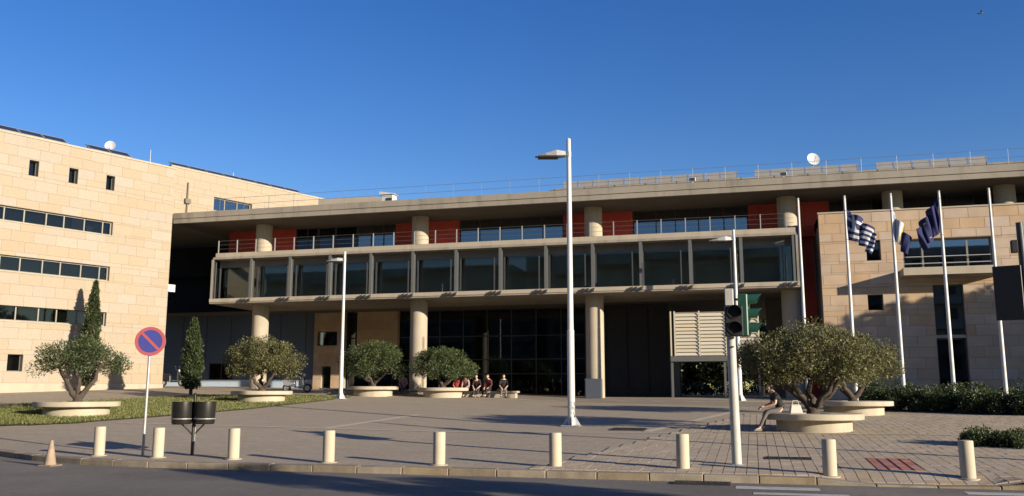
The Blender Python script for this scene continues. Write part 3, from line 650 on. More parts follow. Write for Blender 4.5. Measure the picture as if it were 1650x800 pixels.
shrub('low green shrub beside the rightmost bollard', 5.35, 24.3, .42, 1.2, 1.0, 81, 4200, OLIVE_D, 'low shrubs by the rightmost bollard', .07); shrub('low green shrub at the right picture edge behind the bollard', 6.35, 24.0, .48, 1.3, 1.1, 82, 4200, OLIVE_D, 'low shrubs by the rightmost bollard', .07)
# lawn
poly = [(-24.2, 23.6), (-22.2, 23.7), (-21.2, 24.6), (-20.7, 27), (-20.1, 33), (-20.4, 40), (-20.9, 44.5), (-26.5, 44.5), (-28.5, 38), (-29.6, 31), (-28.6, 27), (-26, 24)]
bmw = bmesh.new(); fv = [bmw.verts.new((x, y, 0)) for x, y in poly]; bmw.faces.new(fv)
for _ in range(1): bmesh.ops.triangulate(bmw, faces=bmw.faces); bmesh.ops.subdivide_edges(bmw, edges=bmw.edges, cuts=10, use_grid_fill=True)
for vv in bmw.verts: vv.co.z = g(vv.co.x, vv.co.y)+.03
me = bpy.data.meshes.new('lawn'); bmw.to_mesh(me); bmw.free(); me.materials.append(mat('lawn_soil', (.16, .18, .05), .95, var=.3, scale=1.2, col2=(.17, .15, .06), bump=.5)); lawn = bpy.data.objects.new('lawn', me); COL.objects.link(lawn); struct(lawn)
def inside(x, y):
    c = False; j = len(poly)-1
    for i in range(len(poly)):
        if (poly[i][1] > y) != (poly[j][1] > y) and x < (poly[j][0]-poly[i][0])*(y-poly[i][1])/(poly[j][1]-poly[i][1])+poly[i][0]: c = not c
        j = i
    return c
P = []
while len(P) < 42000:
    x = random.uniform(-30, -20); y = 23.5+21*random.random()**1.6
    if inside(x, y): P.append((x, y, g(x, y)+.03))
P = np.array(P); Nn = np.tile([0, 0, 2.2], (len(P), 1)); gr = leaves('grass', GRASS, P, Nn, .075, .016, None, (0, 0, 0), .6); stuff(gr); gr['label'] = 'short dry green grass on the lawn strip'; gr['category'] = 'grass'
# trees beyond the passage and off to the right across the side street
def bigtree(label, u, v, H, W, seed, n=5000, group='trees around the site', lsz=.3, bot=.28, mt=None):
    random.seed(seed); z0 = g(u, v) if v > 18 else -.13; t = thing('street_tree', label, 'tree', (u, v, z0), group); cs = []; rs = []; per = []
    for i in range(34):
        a = i*2.399; zz = random.uniform(-1, 1); rr = math.sqrt(1-zz*zz)*random.uniform(.45, .85); k = random.uniform(.2, .32)*W/2*1.3
        cs.append((u+rr*W/2*math.cos(a), v+rr*W/2*math.sin(a), z0+H*(bot+(1-bot)/2)+zz*H*(1-bot)/2*.8)); rs.append((k, k, k*.8)); per.append(n//34)
    P, Nn = clumps(cs, rs, per); leaves('crown', mt or FARL, P, Nn, lsz, lsz*.5, t, (u, v, z0))
    m = MB(); pts = limb(m, (u, v, z0-.2), (u, v, z0+H*.55), .035*H*.6, .018*H*.6, 6, .02)
    for c in cs[::3]: limb(m, pts[-2], c, .05, .015, 3, .05)
    m.build('trunk', BARK, t, smooth=True, angle=60)
for k in range(9):
    bigtree('dark tree seen through the passage under the building, %s from the left' % ordn[k], -15+k*3.1, 86+(k % 2)*5, 8, 6, 100+k, 6500, 'trees beyond the passage', .45, .02)
for k in range(6): shrub('clipped shrub beyond the passage, %s from the left' % ordn[k], -7+k*2.2, 76, 1.1, 2.4, 1.2, 120+k, 1800, FARL, 'shrubs beyond the passage', .16)
for k, (u, v, H, W) in enumerate(((24.5, 42.4, 9.4, 8), (29, 40.8, 10.6, 8.5), (37.5, 38, 12.5, 9), (44, 36, 14, 10))):
    bigtree('street tree right of the stone block, %s from the wall' % ordn[k], u, v, H, W, 140+k, 12000, 'trees right of the stone block', .38, .05)
for k, (u, v, H, W) in enumerate(((7.8, 8.7, 4.9, 1.9), (11.4, 8.7, 4.5, 1.7))):
    bigtree('street tree on the near side of the road, %s from the camera' % ordn[k], u, v, H, W, 160+k, 3500, 'trees on the near pavement', .16, .62)
# low pale wall and posts beyond the passage
m = MB(); m.box(-1.2, 8, 74, 74.3, .9, 1.35); tag(m.build('low_wall', CONC_L, bevel=.01), 'low pale wall beyond the passage behind the building', 'wall')
for k in range(5):
    m = MB(); m.lathe((.6+k*1.25, 73.2, 1.1), [(.14, 0), (.14, .75), (.12, .8), (0, .8)], 14); tag(m.build('bollard', CONC_L), '%s small pale post beyond the passage from the left' % ordn[k], 'bollard', 'posts beyond the passage')

# ------------------------------------------------------------------ street furniture
BOL = mat('bollard_stone', (.66, .57, .42), .75, var=.06, scale=3, fine=.06, bump=.15, stain=.12)
bx = [(-15.25, 18.46), (-13.51, 18.32), (-11.49, 18.28), (-9.01, 18.05), (-6.47, 18.06), (-4.0, 18.2), (-1.44, 18.3), (1.28, 17.95), (3.65, 18.05)]
bl = ['leftmost pale stone bollard, near the traffic cone', 'stone bollard between the no parking sign and the bins', 'stone bollard right of the twin bins', 'fourth stone bollard from the left along the kerb', 'middle stone bollard of the kerb row', 'stone bollard in front of the tall white lamp', 'stone bollard left of the traffic light pole', 'stone bollard right of the traffic light at the dropped kerb', 'rightmost stone bollard, before the low shrubs']
bm0 = None
for (u, v), l in zip(bx, bl):
    z = g(u, v)
    if bm0 is None:
        t = thing('bollard', l, 'bollard', (u, v, z), 'stone bollards along the kerb'); m = MB(); m.lathe((0,0,-.08), [(.128, 0), (.128, .745), (.118, .765), (.06, .772), (0, .774)], 32); m.build('post', BOL, t, world=False, smooth=True); bm0 = t
        m = MB(); m.lathe((0,0,0), [(.19, -.03), (.19, .016), (.131, .02)], 28); m.build('footing', CONC_L, t, world=False, smooth=True)
    else:
        t = copy_tree(bm0); t.location = (u, v, z); t['label'] = l
    t.rotation_euler = (random.uniform(-.012, .012), random.uniform(-.012, .012), random.uniform(0, 6))
# traffic cone
t = thing('traffic_cone', 'small faded dirty traffic cone on the road at the left', 'cone', (-15.36, 17.05, -.13)); m = MB(); m.lathe((0,0,.03), [(.13, 0), (.035, .52), (.03, .54), (0, .545)], 20)
m.build('cone', mat('faded_cone', (.42, .31, .22), .8, var=.2, scale=8, stain=.4), t, world=False, smooth=True); m = MB(); m.box(-.18, .18, -.18, .18, 0, .035); m.build('foot', mat('cone_foot', (.33, .24, .18), .85, var=.2), t, world=False, bevel=.01)
# tall lamp
def lamp(name, label, u, v, H, r0, r1, al, hl, face=-1):
    z = g(u, v); t = thing(name, label, 'lamp', (u, v, z)); cr = Vector((math.cos(R(15)), math.sin(R(15)), 0))
    m = MB(); m.tube([(0,0,-.05), (0,0,H*.32)], [r0, r0*.95], 16); m.tube([(0,0,H*.32), (0,0,H)], [r0*.82, r1], 16); m.lathe((0,0,H*.32-.03), [(r0*.97, 0), (r0*1.02, .03), (r0*.84, .07)], 16); m.lathe((0,0,H), [(r1, 0), (r1*.6, .04), (0, .05)], 12)
    m.build('pole', WHITE_P, t, world=False, smooth=True)
    d = cr*face; za = H-.055*H
    m = MB(); m.tube([(0,0,za), tuple(d*al+Vector((0,0,za+.01)))], [r1*.75, r1*.6], 10); m.lathe((0,0,za-.09), [(r1*1.25, 0), (r1*1.25, .18)], 14); m.build('arm', GALV, t, world=False, smooth=True)
    n = Vector((-d.y, d.x, 0)); a = d*(al-.05); e = d*(al+hl); w = hl*.26; m = MB()
    def sec(p, ww, zt, zb): return [p-n*ww+Vector((0,0,zb)), p+n*ww+Vector((0,0,zb)), p+n*ww*.7+Vector((0,0,zt)), p-n*ww*.7+Vector((0,0,zt))]
    S = [sec(a, w*.55, za+.10, za-.06), sec(a.lerp(e, .3), w, za+.13*hl, za-.09*hl), sec(a.lerp(e, .65), w, za+.02*hl, za-.09*hl), sec(e, w*.5, za-.06*hl, za-.085*hl)]
    vs_ = [p for s_ in S for p in s_]; fs = [(i*4+k, i*4+(k+1)%4, i*4+4+(k+1)%4, i*4+4+k) for i in range(3) for k in range(4)]+[(3,2,1,0),(12,13,14,15)]
    m.add(vs_, fs); hd = m.build('lamp_head', GALV, t, world=False, bevel=.015)
    m = MB(); p0 = a.lerp(e, .25); p1 = a.lerp(e, .9); m.obox((p0+p1)/2+Vector((0,0,za-.1*hl)), (d, n, (0,0,1)), (p1-p0).length/2, w*.85, .02); m.build('lens', STEEL_D, hd, world=False)
    m = MB(); m.obox((0,0,.015), ((1,0,0),(0,1,0),(0,0,1)), r0*2.4, r0*2.4, .015); m.build('base_plate', GALV, t, world=False)
    for k in range(4):
        aa = R(15+90*k); dd = Vector((math.cos(aa), math.sin(aa), 0)); nn = Vector((-dd.y, dd.x, 0))*.012; m = MB(); p = dd*r0*.95; q = dd*r0*2.3
        m.hexa([p-nn+Vector((0,0,.03)), q-nn+Vector((0,0,.03)), q+nn+Vector((0,0,.03)), p+nn+Vector((0,0,.03))], [p-nn+Vector((0,0,.34)), q-nn+Vector((0,0,.06)), q+nn+Vector((0,0,.06)), p+nn+Vector((0,0,.34))]); m.build('gusset', WHITE_P, t, world=False)
lamp('street_lamp', 'tallest white street lamp standing in the middle of the plaza', -5.87, 29.2, 9.72, .125, .075, .16, 1.0)
lamp('street_lamp', 'slender white lamp post left, beside the lobby olive tree', -20.47, 42.14, 7.6, .105, .065, .15, .8)
lamp('street_lamp', 'far white lamp post seen behind the traffic light', -.75, 46.8, 8.75, .13, .07, .2, 1.1)
# no parking sign
z = g(-14.24, 18.74); t = thing('road_sign', 'round no parking sign, blue with red rim and slash, on a pole', 'sign', (-14.24, 18.74, z), rz=R(-142+90+90))
t.rotation_euler.z = 0
face = Vector((14.24*.75, -18.74, 0)).normalized(); sx = Vector((-face.y, face.x, 0)).normalized(); 
if sx.dot(Vector((1, .26, 0))) < 0: sx = -sx
m = MB(); m.tube([(0,0,-.05), (.02,0,2.9)], .033, 12); m.build('pole', GALV, t, world=False, smooth=True)
def disc(c, r, th, n=40, r0=0.):
    m = MB(); c = Vector(c); up = Vector((0,0,1)); rings = []
    P = lambda r_, k, d: c+(sx*math.cos(2*math.pi*k/n)+up*math.sin(2*math.pi*k/n))*r_+face*d
    if r0: m.v = [tuple(P(q, k, d)) for q, d in ((r0, 0), (r, 0), (r, th), (r0, th)) for k in range(n)]; m.f = [(j*n+k, j*n+(k+1)%n, ((j+1)%4)*n+(k+1)%n, ((j+1)%4)*n+k) for j in range(4) for k in range(n)]
    else: m.v = [tuple(P(r, k, d)) for d in (0, th) for k in range(n)]; m.f = [tuple(range(n)), tuple(range(2*n-1, n-1, -1))]+[(k, (k+1)%n, n+(k+1)%n, n+k) for k in range(n)]
    m.mi = [0]*len(m.f); return m
SC = Vector((.02, 0, 2.72))+face*.04; RED = mat('sign_red', (.46, .085, .095), .5, var=.06, scale=8); BLU = mat('sign_blue', (.04, .045, .28), .5, var=.06, scale=8)
pl = disc(SC, .355, .012).build('sign_plate', GALV, t, world=False)
disc(SC+face*.013, .275, .004).build('blue_disc', BLU, pl, world=False); disc(SC+face*.013, .352, .005, 40, .277).build('red_rim', RED, pl, world=False)
m = MB(); dd = (sx*.707-Vector((0,0,.707))); nn = dd.cross(face); m.obox(SC+face*.0205, (dd, nn, face), .276, .032, .002); m.build('red_slash', RED, pl, world=False)
m = MB(); m.lathe((.02, 0, 2.6), [(.042, 0), (.042, .05)], 12); m.build('clamp', GALV, t, world=False)
# twin bins
bu, bv = -13.0, 18.9; z = g(bu, bv); t = thing('litter_bin', 'pair of dark metal litter bins on one post by the kerb', 'bin', (bu, bv, z))
cr = Vector((math.cos(R(20)), math.sin(R(20)), 0)); BINM = mat('bin_metal', (.055, .052, .048), .38, var=.15, metal=.6, scale=6)
m = MB(); m.tube([(0,0,-.03), (0,0,1.42)], .035, 12); m.lathe((0,0,1.42), [(.035,0),(.04,.02),(0,.04)], 10); m.build('post', BINM, t, world=False, smooth=True)
m = MB(); m.tube([(.045,0,.0), (.045,.02,1.0)], .012, 8); m.build('brace_pole', GALV, t, world=False)
for s in (-1, 1):
    c = cr*s*.265; c = Vector((c.x, c.y-.02, .72)); m = MB(); m.lathe(c, [(.215, 0), (.235, .04), (.25, .50), (.262, .505), (.262, .53), (.235, .53), (.235, .06), (0, .05)], 28); bn = m.build('bin', BINM, t, world=False, smooth=True)
    m = MB(); m.lathe(c+Vector((0,0,.12)), [(.244, 0), (.251, .0), (.252, .02), (.245, .02)], 28); m.build('band', GALV, bn, world=False)
    m = MB(); m.tube([(0,0,.45), tuple(cr*s*.12+Vector((0,0,.58))), tuple(cr*s*.26+Vector((0,-.02,.72)))], .018, 8); m.build('bracket', BINM, t, world=False)
# traffic light on the pavement
tu, tv = -.42, 19.17; z = g(tu, tv); t = thing('traffic_light', 'traffic light pole with green signal heads standing on the pavement', 'traffic light', (tu, tv, z))
TLG = mat('signal_green', (.018, .075, .05), .45, var=.12, scale=5); TLB = mat('signal_black', (.012, .012, .014), .5); LENS = mat('dark_lens', (.03, .03, .03), .15)
POLE = mat('weathered_pole', (.62, .60, .54), .6, var=.12, scale=4, stain=.35)
m = MB(); m.tube([(0,0,-.05), (-.03,0,3.15)], [.10, .09], 18); m.build('pole', POLE, t, world=False, smooth=True)
m = MB(); m.lathe((0,0,0), [(.16, -.02), (.16, .02), (.11, .03)], 18); m.build('base_plate', GALV, t, world=False)
m = MB(); m.box(-.12, .06, -.09, .09, 3.18, 3.62); m.build('control_box', POLE, t, world=False, bevel=.015)
cr = Vector((math.cos(R(15)), math.sin(R(15)), 0)); fw = Vector((.12, -1, 0)).normalized()
def signal(label, c, face, n, hh, w, case, vis, dep=.2):
    c = Vector(c); face = Vector(face).normalized(); sd = Vector((0,0,1)).cross(face); up = Vector((0,0,1))
    m = MB(); m.obox(c+up*n*hh/2, (sd, face, up), w/2, dep/2, n*hh/2-.008); hd = m.build('signal_head', case, t_cur, world=False, bevel=.02)
    if label: hd['label'] = label
    for k in range(n):
        p = c+up*(k+.5)*hh+face*dep/2; r = min(w, hh)*.40; N_ = 20; mm = MB()
        for d in (.004, .02): mm.v += [tuple(p+(sd*math.cos(2*math.pi*q/N_)+up*math.sin(2*math.pi*q/N_))*r+face*d) for q in range(N_)]
        mm.f = [tuple(range(N_, 2*N_))]+[(q, (q+1)%N_, N_+(q+1)%N_, N_+q) for q in range(N_)]; mm.mi = [0]*len(mm.f); mm.build('lens', LENS, hd, world=False)
        mm = MB(); M_ = 16; a0, a1 = R(-25), R(205)
        for rr in (r*1.12, r*1.04):
            for d, dr in ((0, 0), (vis, 0)):
                for q in range(M_+1):
                    a = a0+(a1-a0)*q/M_; x = math.cos(a); y = math.sin(a); dd = d*(.35+.65*max(0, y*.5+.5)) if d else .0
                    mm.v.append(tuple(p+(sd*x+up*y)*rr+face*(dd+.002)))
        W_ = M_+1; mm.f = [(q, q+1, W_+q+1, W_+q) for q in range(M_)]+[(2*W_+q, 3*W_+q, 3*W_+q+1, 2*W_+q+1) for q in range(M_)]+[(W_+q, W_+q+1, 3*W_+q+1, 3*W_+q) for q in range(M_)]; mm.mi = [0]*len(mm.f)
        mm.build('visor', case, hd, world=False, smooth=True)
    return hd
t_cur = t
signal('black two light pedestrian signal facing the road', (-.03+.08, -.22, 2.6), fw, 2, .33, .36, TLB, .2, .16)
signal('green three light vehicle signal turned to the right', (.26, .12, 2.62), (1, -.15, 0), 3, .30, .32, TLG, .26, .2)
for zz in (2.7, 3.4): MB().tube([(-.03, 0, zz), (.26, .1, zz)], .025, 8).build('bracket', STEEL_D, t, world=False); MB().tube([(-.03, 0, zz-.3), (.02, -.16, zz-.3)], .02, 8).build('bracket', STEEL_D, t, world=False)
# traffic light at the right edge, seen from behind
t = thing('traffic_light', 'dark traffic light at the right picture edge seen from its back', 'traffic light', (5.63, 20.9, g(5.63, 20.9))); t_cur = t
m = MB(); m.tube([(0,0,-.05), (-.02,0,5.0)], [.09, .07], 14); m.build('pole', mat('dark_pole', (.05, .052, .058), .5, var=.1), t, world=False, smooth=True)
signal('back of a dark vehicle signal head', (-.36, .05, 2.95), (.35, 1, 0), 3, .36, .36, TLB, .26, .22)
m = MB(); m.obox((-.36, -.07, 3.49), (Vector((1, -.35, 0)).normalized(), Vector((.35, 1, 0)).normalized(), (0,0,1)), .27, .012, .58); m.build('backing_board', TLB, t, world=False, bevel=.01)
m = MB(); m.box(-.22, -.1, -.08, .06, 4.35, 4.62); m.build('detector_box', TLB, t, world=False, bevel=.01)
for zz in (3.1, 3.95): m = MB(); m.tube([(-.05, 0, zz), (-.36, .03, zz)], .025, 8); m.build('bracket', STEEL_D, t, world=False)

# ------------------------------------------------------------------ flagpoles and flags
fx = [2.2, 4.16, 6.06, 8.0, 9.95]; FV = 41.0
fl = ['leftmost bare flagpole, beside the gallery end', 'flagpole carrying the blue and white striped flag', 'flagpole carrying the narrow white and navy flag', 'flagpole carrying the large plain blue flag', 'rightmost bare flagpole, by the dark signal head']
fp0 = None
for x, l in zip(fx, fl):
    z = g(x, FV)
    if fp0 is None:
        fp0 = t = thing('flagpole', l, 'flagpole', (x, FV, z), 'white flagpoles before the stone block'); m = MB(); m.tube([(0,0,-.1), (0,0,4), (0,0,9.2)], [.085, .075, .045], 14); m.build('pole', WHITE_P, t, world=False, smooth=True)
        m = MB(); m.lathe((0,0,9.2), [(.05, 0), (.06, .02), (.06, .05), (0, .09)], 12); m.build('truck', GALV, t, world=False); m = MB(); m.lathe((0,0,0), [(.17, -.03), (.17, .03), (.09, .05)], 16); m.build('base_plate', GALV, t, world=False)
        m = MB(); m.tube([(.07, -.02, 1.3), (.055, -.02, 9.15)], .006, 4); m.build('halyard', WHITE_P, t, world=False)
    else: t = copy_tree(fp0); t.location = (x, FV, z); t['label'] = l
FB = mat('flag_blue', (.022, .028, .13), .85, var=.08); FN = mat('flag_navy', (.010, .014, .10), .85, var=.08); FW = mat('flag_white', (.70, .70, .72), .85, var=.05); FG = mat('flag_gold', (.65, .48, .05), .8)
def flag(name, label, x, ztop, hoist, fly, pos, colour, nx=54, ny=36):
    t = thing(name, label, 'flag', (x, FV, ztop-hoist)); m = MB()
    for i in range(nx+1):
        for j in range(ny+1):
            p = pos(i/nx, j/ny); m.v.append((p[0]+.06, p[1], p[2]+hoist))
    for i in range(nx):
        for j in range(ny): m.f.append((i*(ny+1)+j, (i+1)*(ny+1)+j, (i+1)*(ny+1)+j+1, i*(ny+1)+j+1)); m.mi.append(colour((i+.5)/nx, (j+.5)/ny))
    o = m.build('cloth', [FB, FW, FN, FG], t, world=False, smooth=True, angle=80); sd = o.modifiers.new('thickness', 'SOLIDIFY'); sd.thickness = .004
    for zz in (hoist-.03, .04): m = MB(); m.lathe((.0, 0, zz), [(.062, -.02), (.072, 0), (.062, .02)], 12); m.build('ring', GALV, t, world=False)
def greek(a, b):
    if a < 10/27 and b < 5/9:
        return 1 if (abs(a-5/27) < 1/27 or abs(b-2.5/9) < .5/9) else 0
    return 1 if int(b*9) % 2 else 0
def drape(w, dz, fold, amp, hoist, sag=1.0, comp=1.0):
    def f(a, b):
        x = w*(a**.85)*(1-.35*b*a)+.0; z = -b*hoist*(1-.35*a)-dz*a**sag
        ph = fold*2*math.pi*a+b*2.2; y = amp*math.sin(ph)*min(1, a*4)+.25*amp*math.sin(ph*2.3+b*3)
        return (x+.10*math.cos(ph)*min(1, a*3), y-.05*a, z)
    return f
flag('striped_flag', 'blue and white striped flag hanging on the second pole', fx[1], 9.42-.0, 1.35, 2.1, drape(1.25, 1.15, 2.6, .16, 1.35, 1.1), greek)
flag('white_navy_flag', 'narrow drooping white and navy flag on the middle pole', fx[2], 9.3, 1.4, 2.0, drape(.62, 1.35, 2.2, .12, 1.3, .9), lambda a, b: 1 if a+b*.25 < .42 else (3 if .42 <= a+b*.25 < .45 else 2))
def eu(a, b):
    for k in range(12):
        q = 2*math.pi*k/12
        if math.hypot((a-.5)*1.5-math.cos(q)*.32, (b-.5)-math.sin(q)*.32) < .03: return 3
    return 2
_d = drape(.95, 1.35, 2.8, .2, 1.5, .9)
flag('plain_blue_flag', 'large deep blue flag drooping left of the fourth pole', fx[3], 9.75, 1.65, 2.2, lambda a, b: (-_d(a, b)[0]-.12, _d(a, b)[1], _d(a, b)[2]), eu)

# ------------------------------------------------------------------ roof dishes, aerials, lamps, small box
def dish(label, u, v, zb, h, r):
    t = thing('satellite_dish', label, 'satellite dish', (u, v, zb)); m = MB(); m.tube([(0,0,0), (0,0,h)], .03, 8); m.build('mast', GALV, t, world=False)
    m = MB(); prof = [(r*q, -r*.28*(1-q*q)) for q in (0, .3, .6, .85, 1)]; m.lathe((0,0,0), prof+[(r*.99, .02), (r*.6, -r*.28*.64+.02), (0, -r*.28+.02)], 24)
    M_ = Matrix.Translation((0, -.12, h)) @ Matrix.Rotation(R(78), 4, 'X'); M_ = Matrix.Rotation(R(20), 4, 'Z') @ M_; m.v = [tuple(M_ @ Vector(p)) for p in m.v]; m.build('reflector', mat('dish_white', (.8, .8, .8), .4), t, world=False, smooth=True)
    m = MB(); m.tube([tuple(M_ @ Vector((0, -r*.7, -.05))), tuple(M_ @ Vector((0, 0, r*.9)))], .015, 6); m.build('feed_arm', GALV, t, world=False)
P = WO+WD*(-3.2)-WN*2.2; dish('white satellite dish on the left stone wing roof', P.x, P.y, 15.4, 1.35, .33)
dish('white satellite dish above the right end of the concrete roof', 3.6, 50.6, 12.7, 1.5, .36)
P = WO+WD*(-.9)-WN*1.5
t = thing('aerial', 'thin white aerial mast at the step of the left wing roof', 'aerial', (P.x, P.y, 15.4)); m = MB(); m.tube([(0,0,0), (0,0,1.5)], [.03, .015], 8); m.build('mast', WHITE_P, t, world=False); m = MB(); m.tube([(-.15,0,1.0), (.15,0,1.0)], .012, 6); m.tube([(-.1,0,1.2), (.1,0,1.2)], .012, 6); m.build('crossbar', GALV, t, world=False)
P = UP+WD*5.6-WN*1.2
t = thing('aerial', 'short white aerial on the far part of the wing roof', 'aerial', (P.x, P.y, 15.7)); m = MB(); m.tube([(0,0,0), (0,0,1.0)], [.03, .02], 8); m.build('mast', WHITE_P, t, world=False); m = MB(); m.tube([(-.15,0,.7), (.15,0,.7)], .015, 6); m.build('crossbar', GALV, t, world=False)
t = thing('roof_unit', 'white ventilation unit at the left part of the concrete roof', 'ventilation unit', (-21.1, 49.3, 12.7)); m = MB(); m.box(-.42, .38, -.3, .3, 0, .62); m.build('case', WHITE_P, t, world=False, bevel=.04); m = MB(); m.box(-.05, .3, -.34, -.302, .06, .4); m.build('grille', STEEL_D, t, world=False); m = MB(); m.prism([(-.5,-.36),(.45,-.36),(.45,.34),(-.5,.34)], [.622]*4, [.82,.66,.66,.82]); m.build('hood', WHITE_P, t, world=False)
for k, (u, l) in enumerate(((-2.85, 'white floodlight on the concrete roof edge above the gallery'), (1.95, 'white floodlight on the roof edge above the gallery end'))):
    t = thing('floodlight', l, 'floodlight', (u, RF+.2, 12.78), 'roof floodlights'); m = MB(); m.tube([(0,0,0), (0,0,.14)], .02, 6); m.build('bracket', GALV, t, world=False)
    m = MB(); m.hexa([(-.17,-.2,.1),(.17,-.2,.1),(.17,.08,.14),(-.17,.08,.14)], [(-.17,-.12,.33),(.17,-.12,.33),(.17,.1,.28),(-.17,.1,.28)]); m.build('housing', WHITE_P, t, world=False, bevel=.015); m = MB(); m.hexa([(-.14,-.205,.12),(.14,-.205,.12),(.14,-.2,.12),(-.14,-.2,.12)], [(-.14,-.145,.3),(.14,-.145,.3),(.14,-.13,.3),(-.14,-.13,.3)]); m.build('lens', STEEL_D, t, world=False)
# small bird high in the sky
t = thing('bird', 'tiny dark bird high in the sky at the upper right', 'bird', (15.5, 62, 26.3)); t.scale = (.6, .6, .6); m = MB(); m.ball((0,0,0), .28, .09, .09, 8); m.add([(-.05,0,.03),(.1,0,.03),(.02,.5,.16),(-.1,.5,.16)], [(0,1,2,3)]); m.add([(-.05,0,.03),(.1,0,.03),(.02,-.5,.16),(-.1,-.5,.16)], [(0,3,2,1)]); m.add([(-.25,-.05,0),(-.25,.05,0),(-.42,.1,0),(-.42,-.1,0)], [(0,1,2,3)]); m.build('body', mat('bird_dark', (.14,.14,.16), .8), t, world=False)

# ------------------------------------------------------------------ scooters
def scooter(label, u, v, rz, col):
    z = g(u, v); t = thing('scooter', label, 'scooter', (u, v, z), 'parked scooters', rz); C = mat('scooter_'+col[0], col[1], .35, var=.05); B = mat('rubber', (.02,.02,.02), .8)
    for x in (-.62, .62):
        m = MB(); N_ = 20
        m.v = [(x+(.2+.065*math.cos(b_))*math.cos(a), .05*math.sin(b_)*1.1, .27+(.2+.065*math.cos(b_))*math.sin(a)) for a in [2*math.pi*k/N_ for k in range(N_)] for b_ in [2*math.pi*q/8 for q in range(8)]]
        m.f = [(k*8+q, ((k+1)%N_)*8+q, ((k+1)%N_)*8+(q+1)%8, k*8+(q+1)%8) for k in range(N_) for q in range(8)]; m.mi = [0]*len(m.f); w = m.build('wheel', B, t, world=False, smooth=True)
        m = MB(); m.tube([(x, -.03, .27), (x, .03, .27)], .15, 14); m.build('rim', GALV, w, world=False)
    m = MB(); m.hexa([(-.75,-.13,.42),(-.1,-.15,.3),(-.1,.15,.3),(-.75,.13,.42)], [(-.85,-.15,.74),(-.12,-.14,.72),(-.12,.14,.72),(-.85,.15,.74)]); m.hexa([(-.12,-.15,.28),(.36,-.15,.28),(.36,.15,.28),(-.12,.15,.28)], [(-.12,-.15,.36),(.36,-.15,.36),(.36,.15,.36),(-.12,.15,.36)]); m.hexa([(.34,-.18,.28),(.44,-.16,.3),(.44,.16,.3),(.34,.18,.28)], [(.3,-.16,.95),(.38,-.12,.98),(.38,.12,.98),(.3,.16,.95)]); m.build('body', C, t, world=False, bevel=.03)
    m = MB(); m.hexa([(-.8,-.14,.745),(-.15,-.13,.725),(-.15,.13,.725),(-.8,.14,.745)], [(-.82,-.12,.86),(-.2,-.1,.8),(-.2,.1,.8),(-.82,.12,.86)]); m.build('seat', B, t, world=False, bevel=.03)
    m = MB(); m.tube([(.62, 0, .27), (.45, 0, .75), (.36, 0, 1.05)], .03, 8); m.tube([(.3, -.33, 1.08), (.37, 0, 1.04), (.3, .33, 1.08)], .02, 8); m.build('handlebar', STEEL_D, t, world=False)
    m = MB(); m.hexa([(.45,-.09,.62),(.8,-.07,.56),(.8,.07,.56),(.45,.09,.62)], [(.42,-.08,.7),(.7,-.06,.64),(.7,.06,.64),(.42,.08,.7)]); m.build('mudguard', C, t, world=False, bevel=.02)
    m = MB(); m.ball((.42, 0, 1.02), .09, .11, .09, 8); m.build('headlight', WHITE_P, t, world=False); 
    for s in (-1, 1): m = MB(); m.tube([(.3, s*.25, 1.09), (.28, s*.3, 1.25)], .01, 6); m.ball((.28, s*.31, 1.28), .02, .06, .045, 6); m.build('mirror', STEEL_D, t, world=False)
scooter('dark scooter parked at the corner of the cream stone wing', -36.4, 50.4, R(12), ('dark', (.03, .03, .035)))
scooter('silver grey scooter parked right of the round lawn olive tree', -25.6, 47.0, R(8), ('silver', (.35, .36, .38)))

# ------------------------------------------------------------------ people
SKIN = mat('skin', (.50, .30, .21), .55, var=.05, scale=9); HAIR = mat('black_hair', (.012, .010, .009), .45, var=.2, scale=20)
def skinned(name, V, E, m, parent, lvl=2):
    ks = list(V); me = bpy.data.meshes.new(name); me.from_pydata([V[k][0] for k in ks], [(ks.index(a), ks.index(b_)) for a, b_ in E], [])
    o = bpy.data.objects.new(name, me); COL.objects.link(o); sk = o.modifiers.new('skin', 'SKIN'); sk.use_smooth_shade = True; ss = o.modifiers.new('sub', 'SUBSURF'); ss.levels = lvl; ss.render_levels = lvl
    d = me.skin_vertices[0].data
    for i, k in enumerate(ks): r = V[k][1]; d[i].radius = r if hasattr(r, '__len__') else (r, r); d[i].use_root = (i == 0)
    dg = bpy.context.evaluated_depsgraph_get(); dg.update(); me2 = bpy.data.meshes.new_from_object(o.evaluated_get(dg)); bpy.data.objects.remove(o)
    me2.materials.clear(); me2.materials.append(m); o2 = bpy.data.objects.new(name, me2); COL.objects.link(o2); o2.parent = parent; me2.polygons.foreach_set('use_smooth', [True]*len(me2.polygons)); return o2
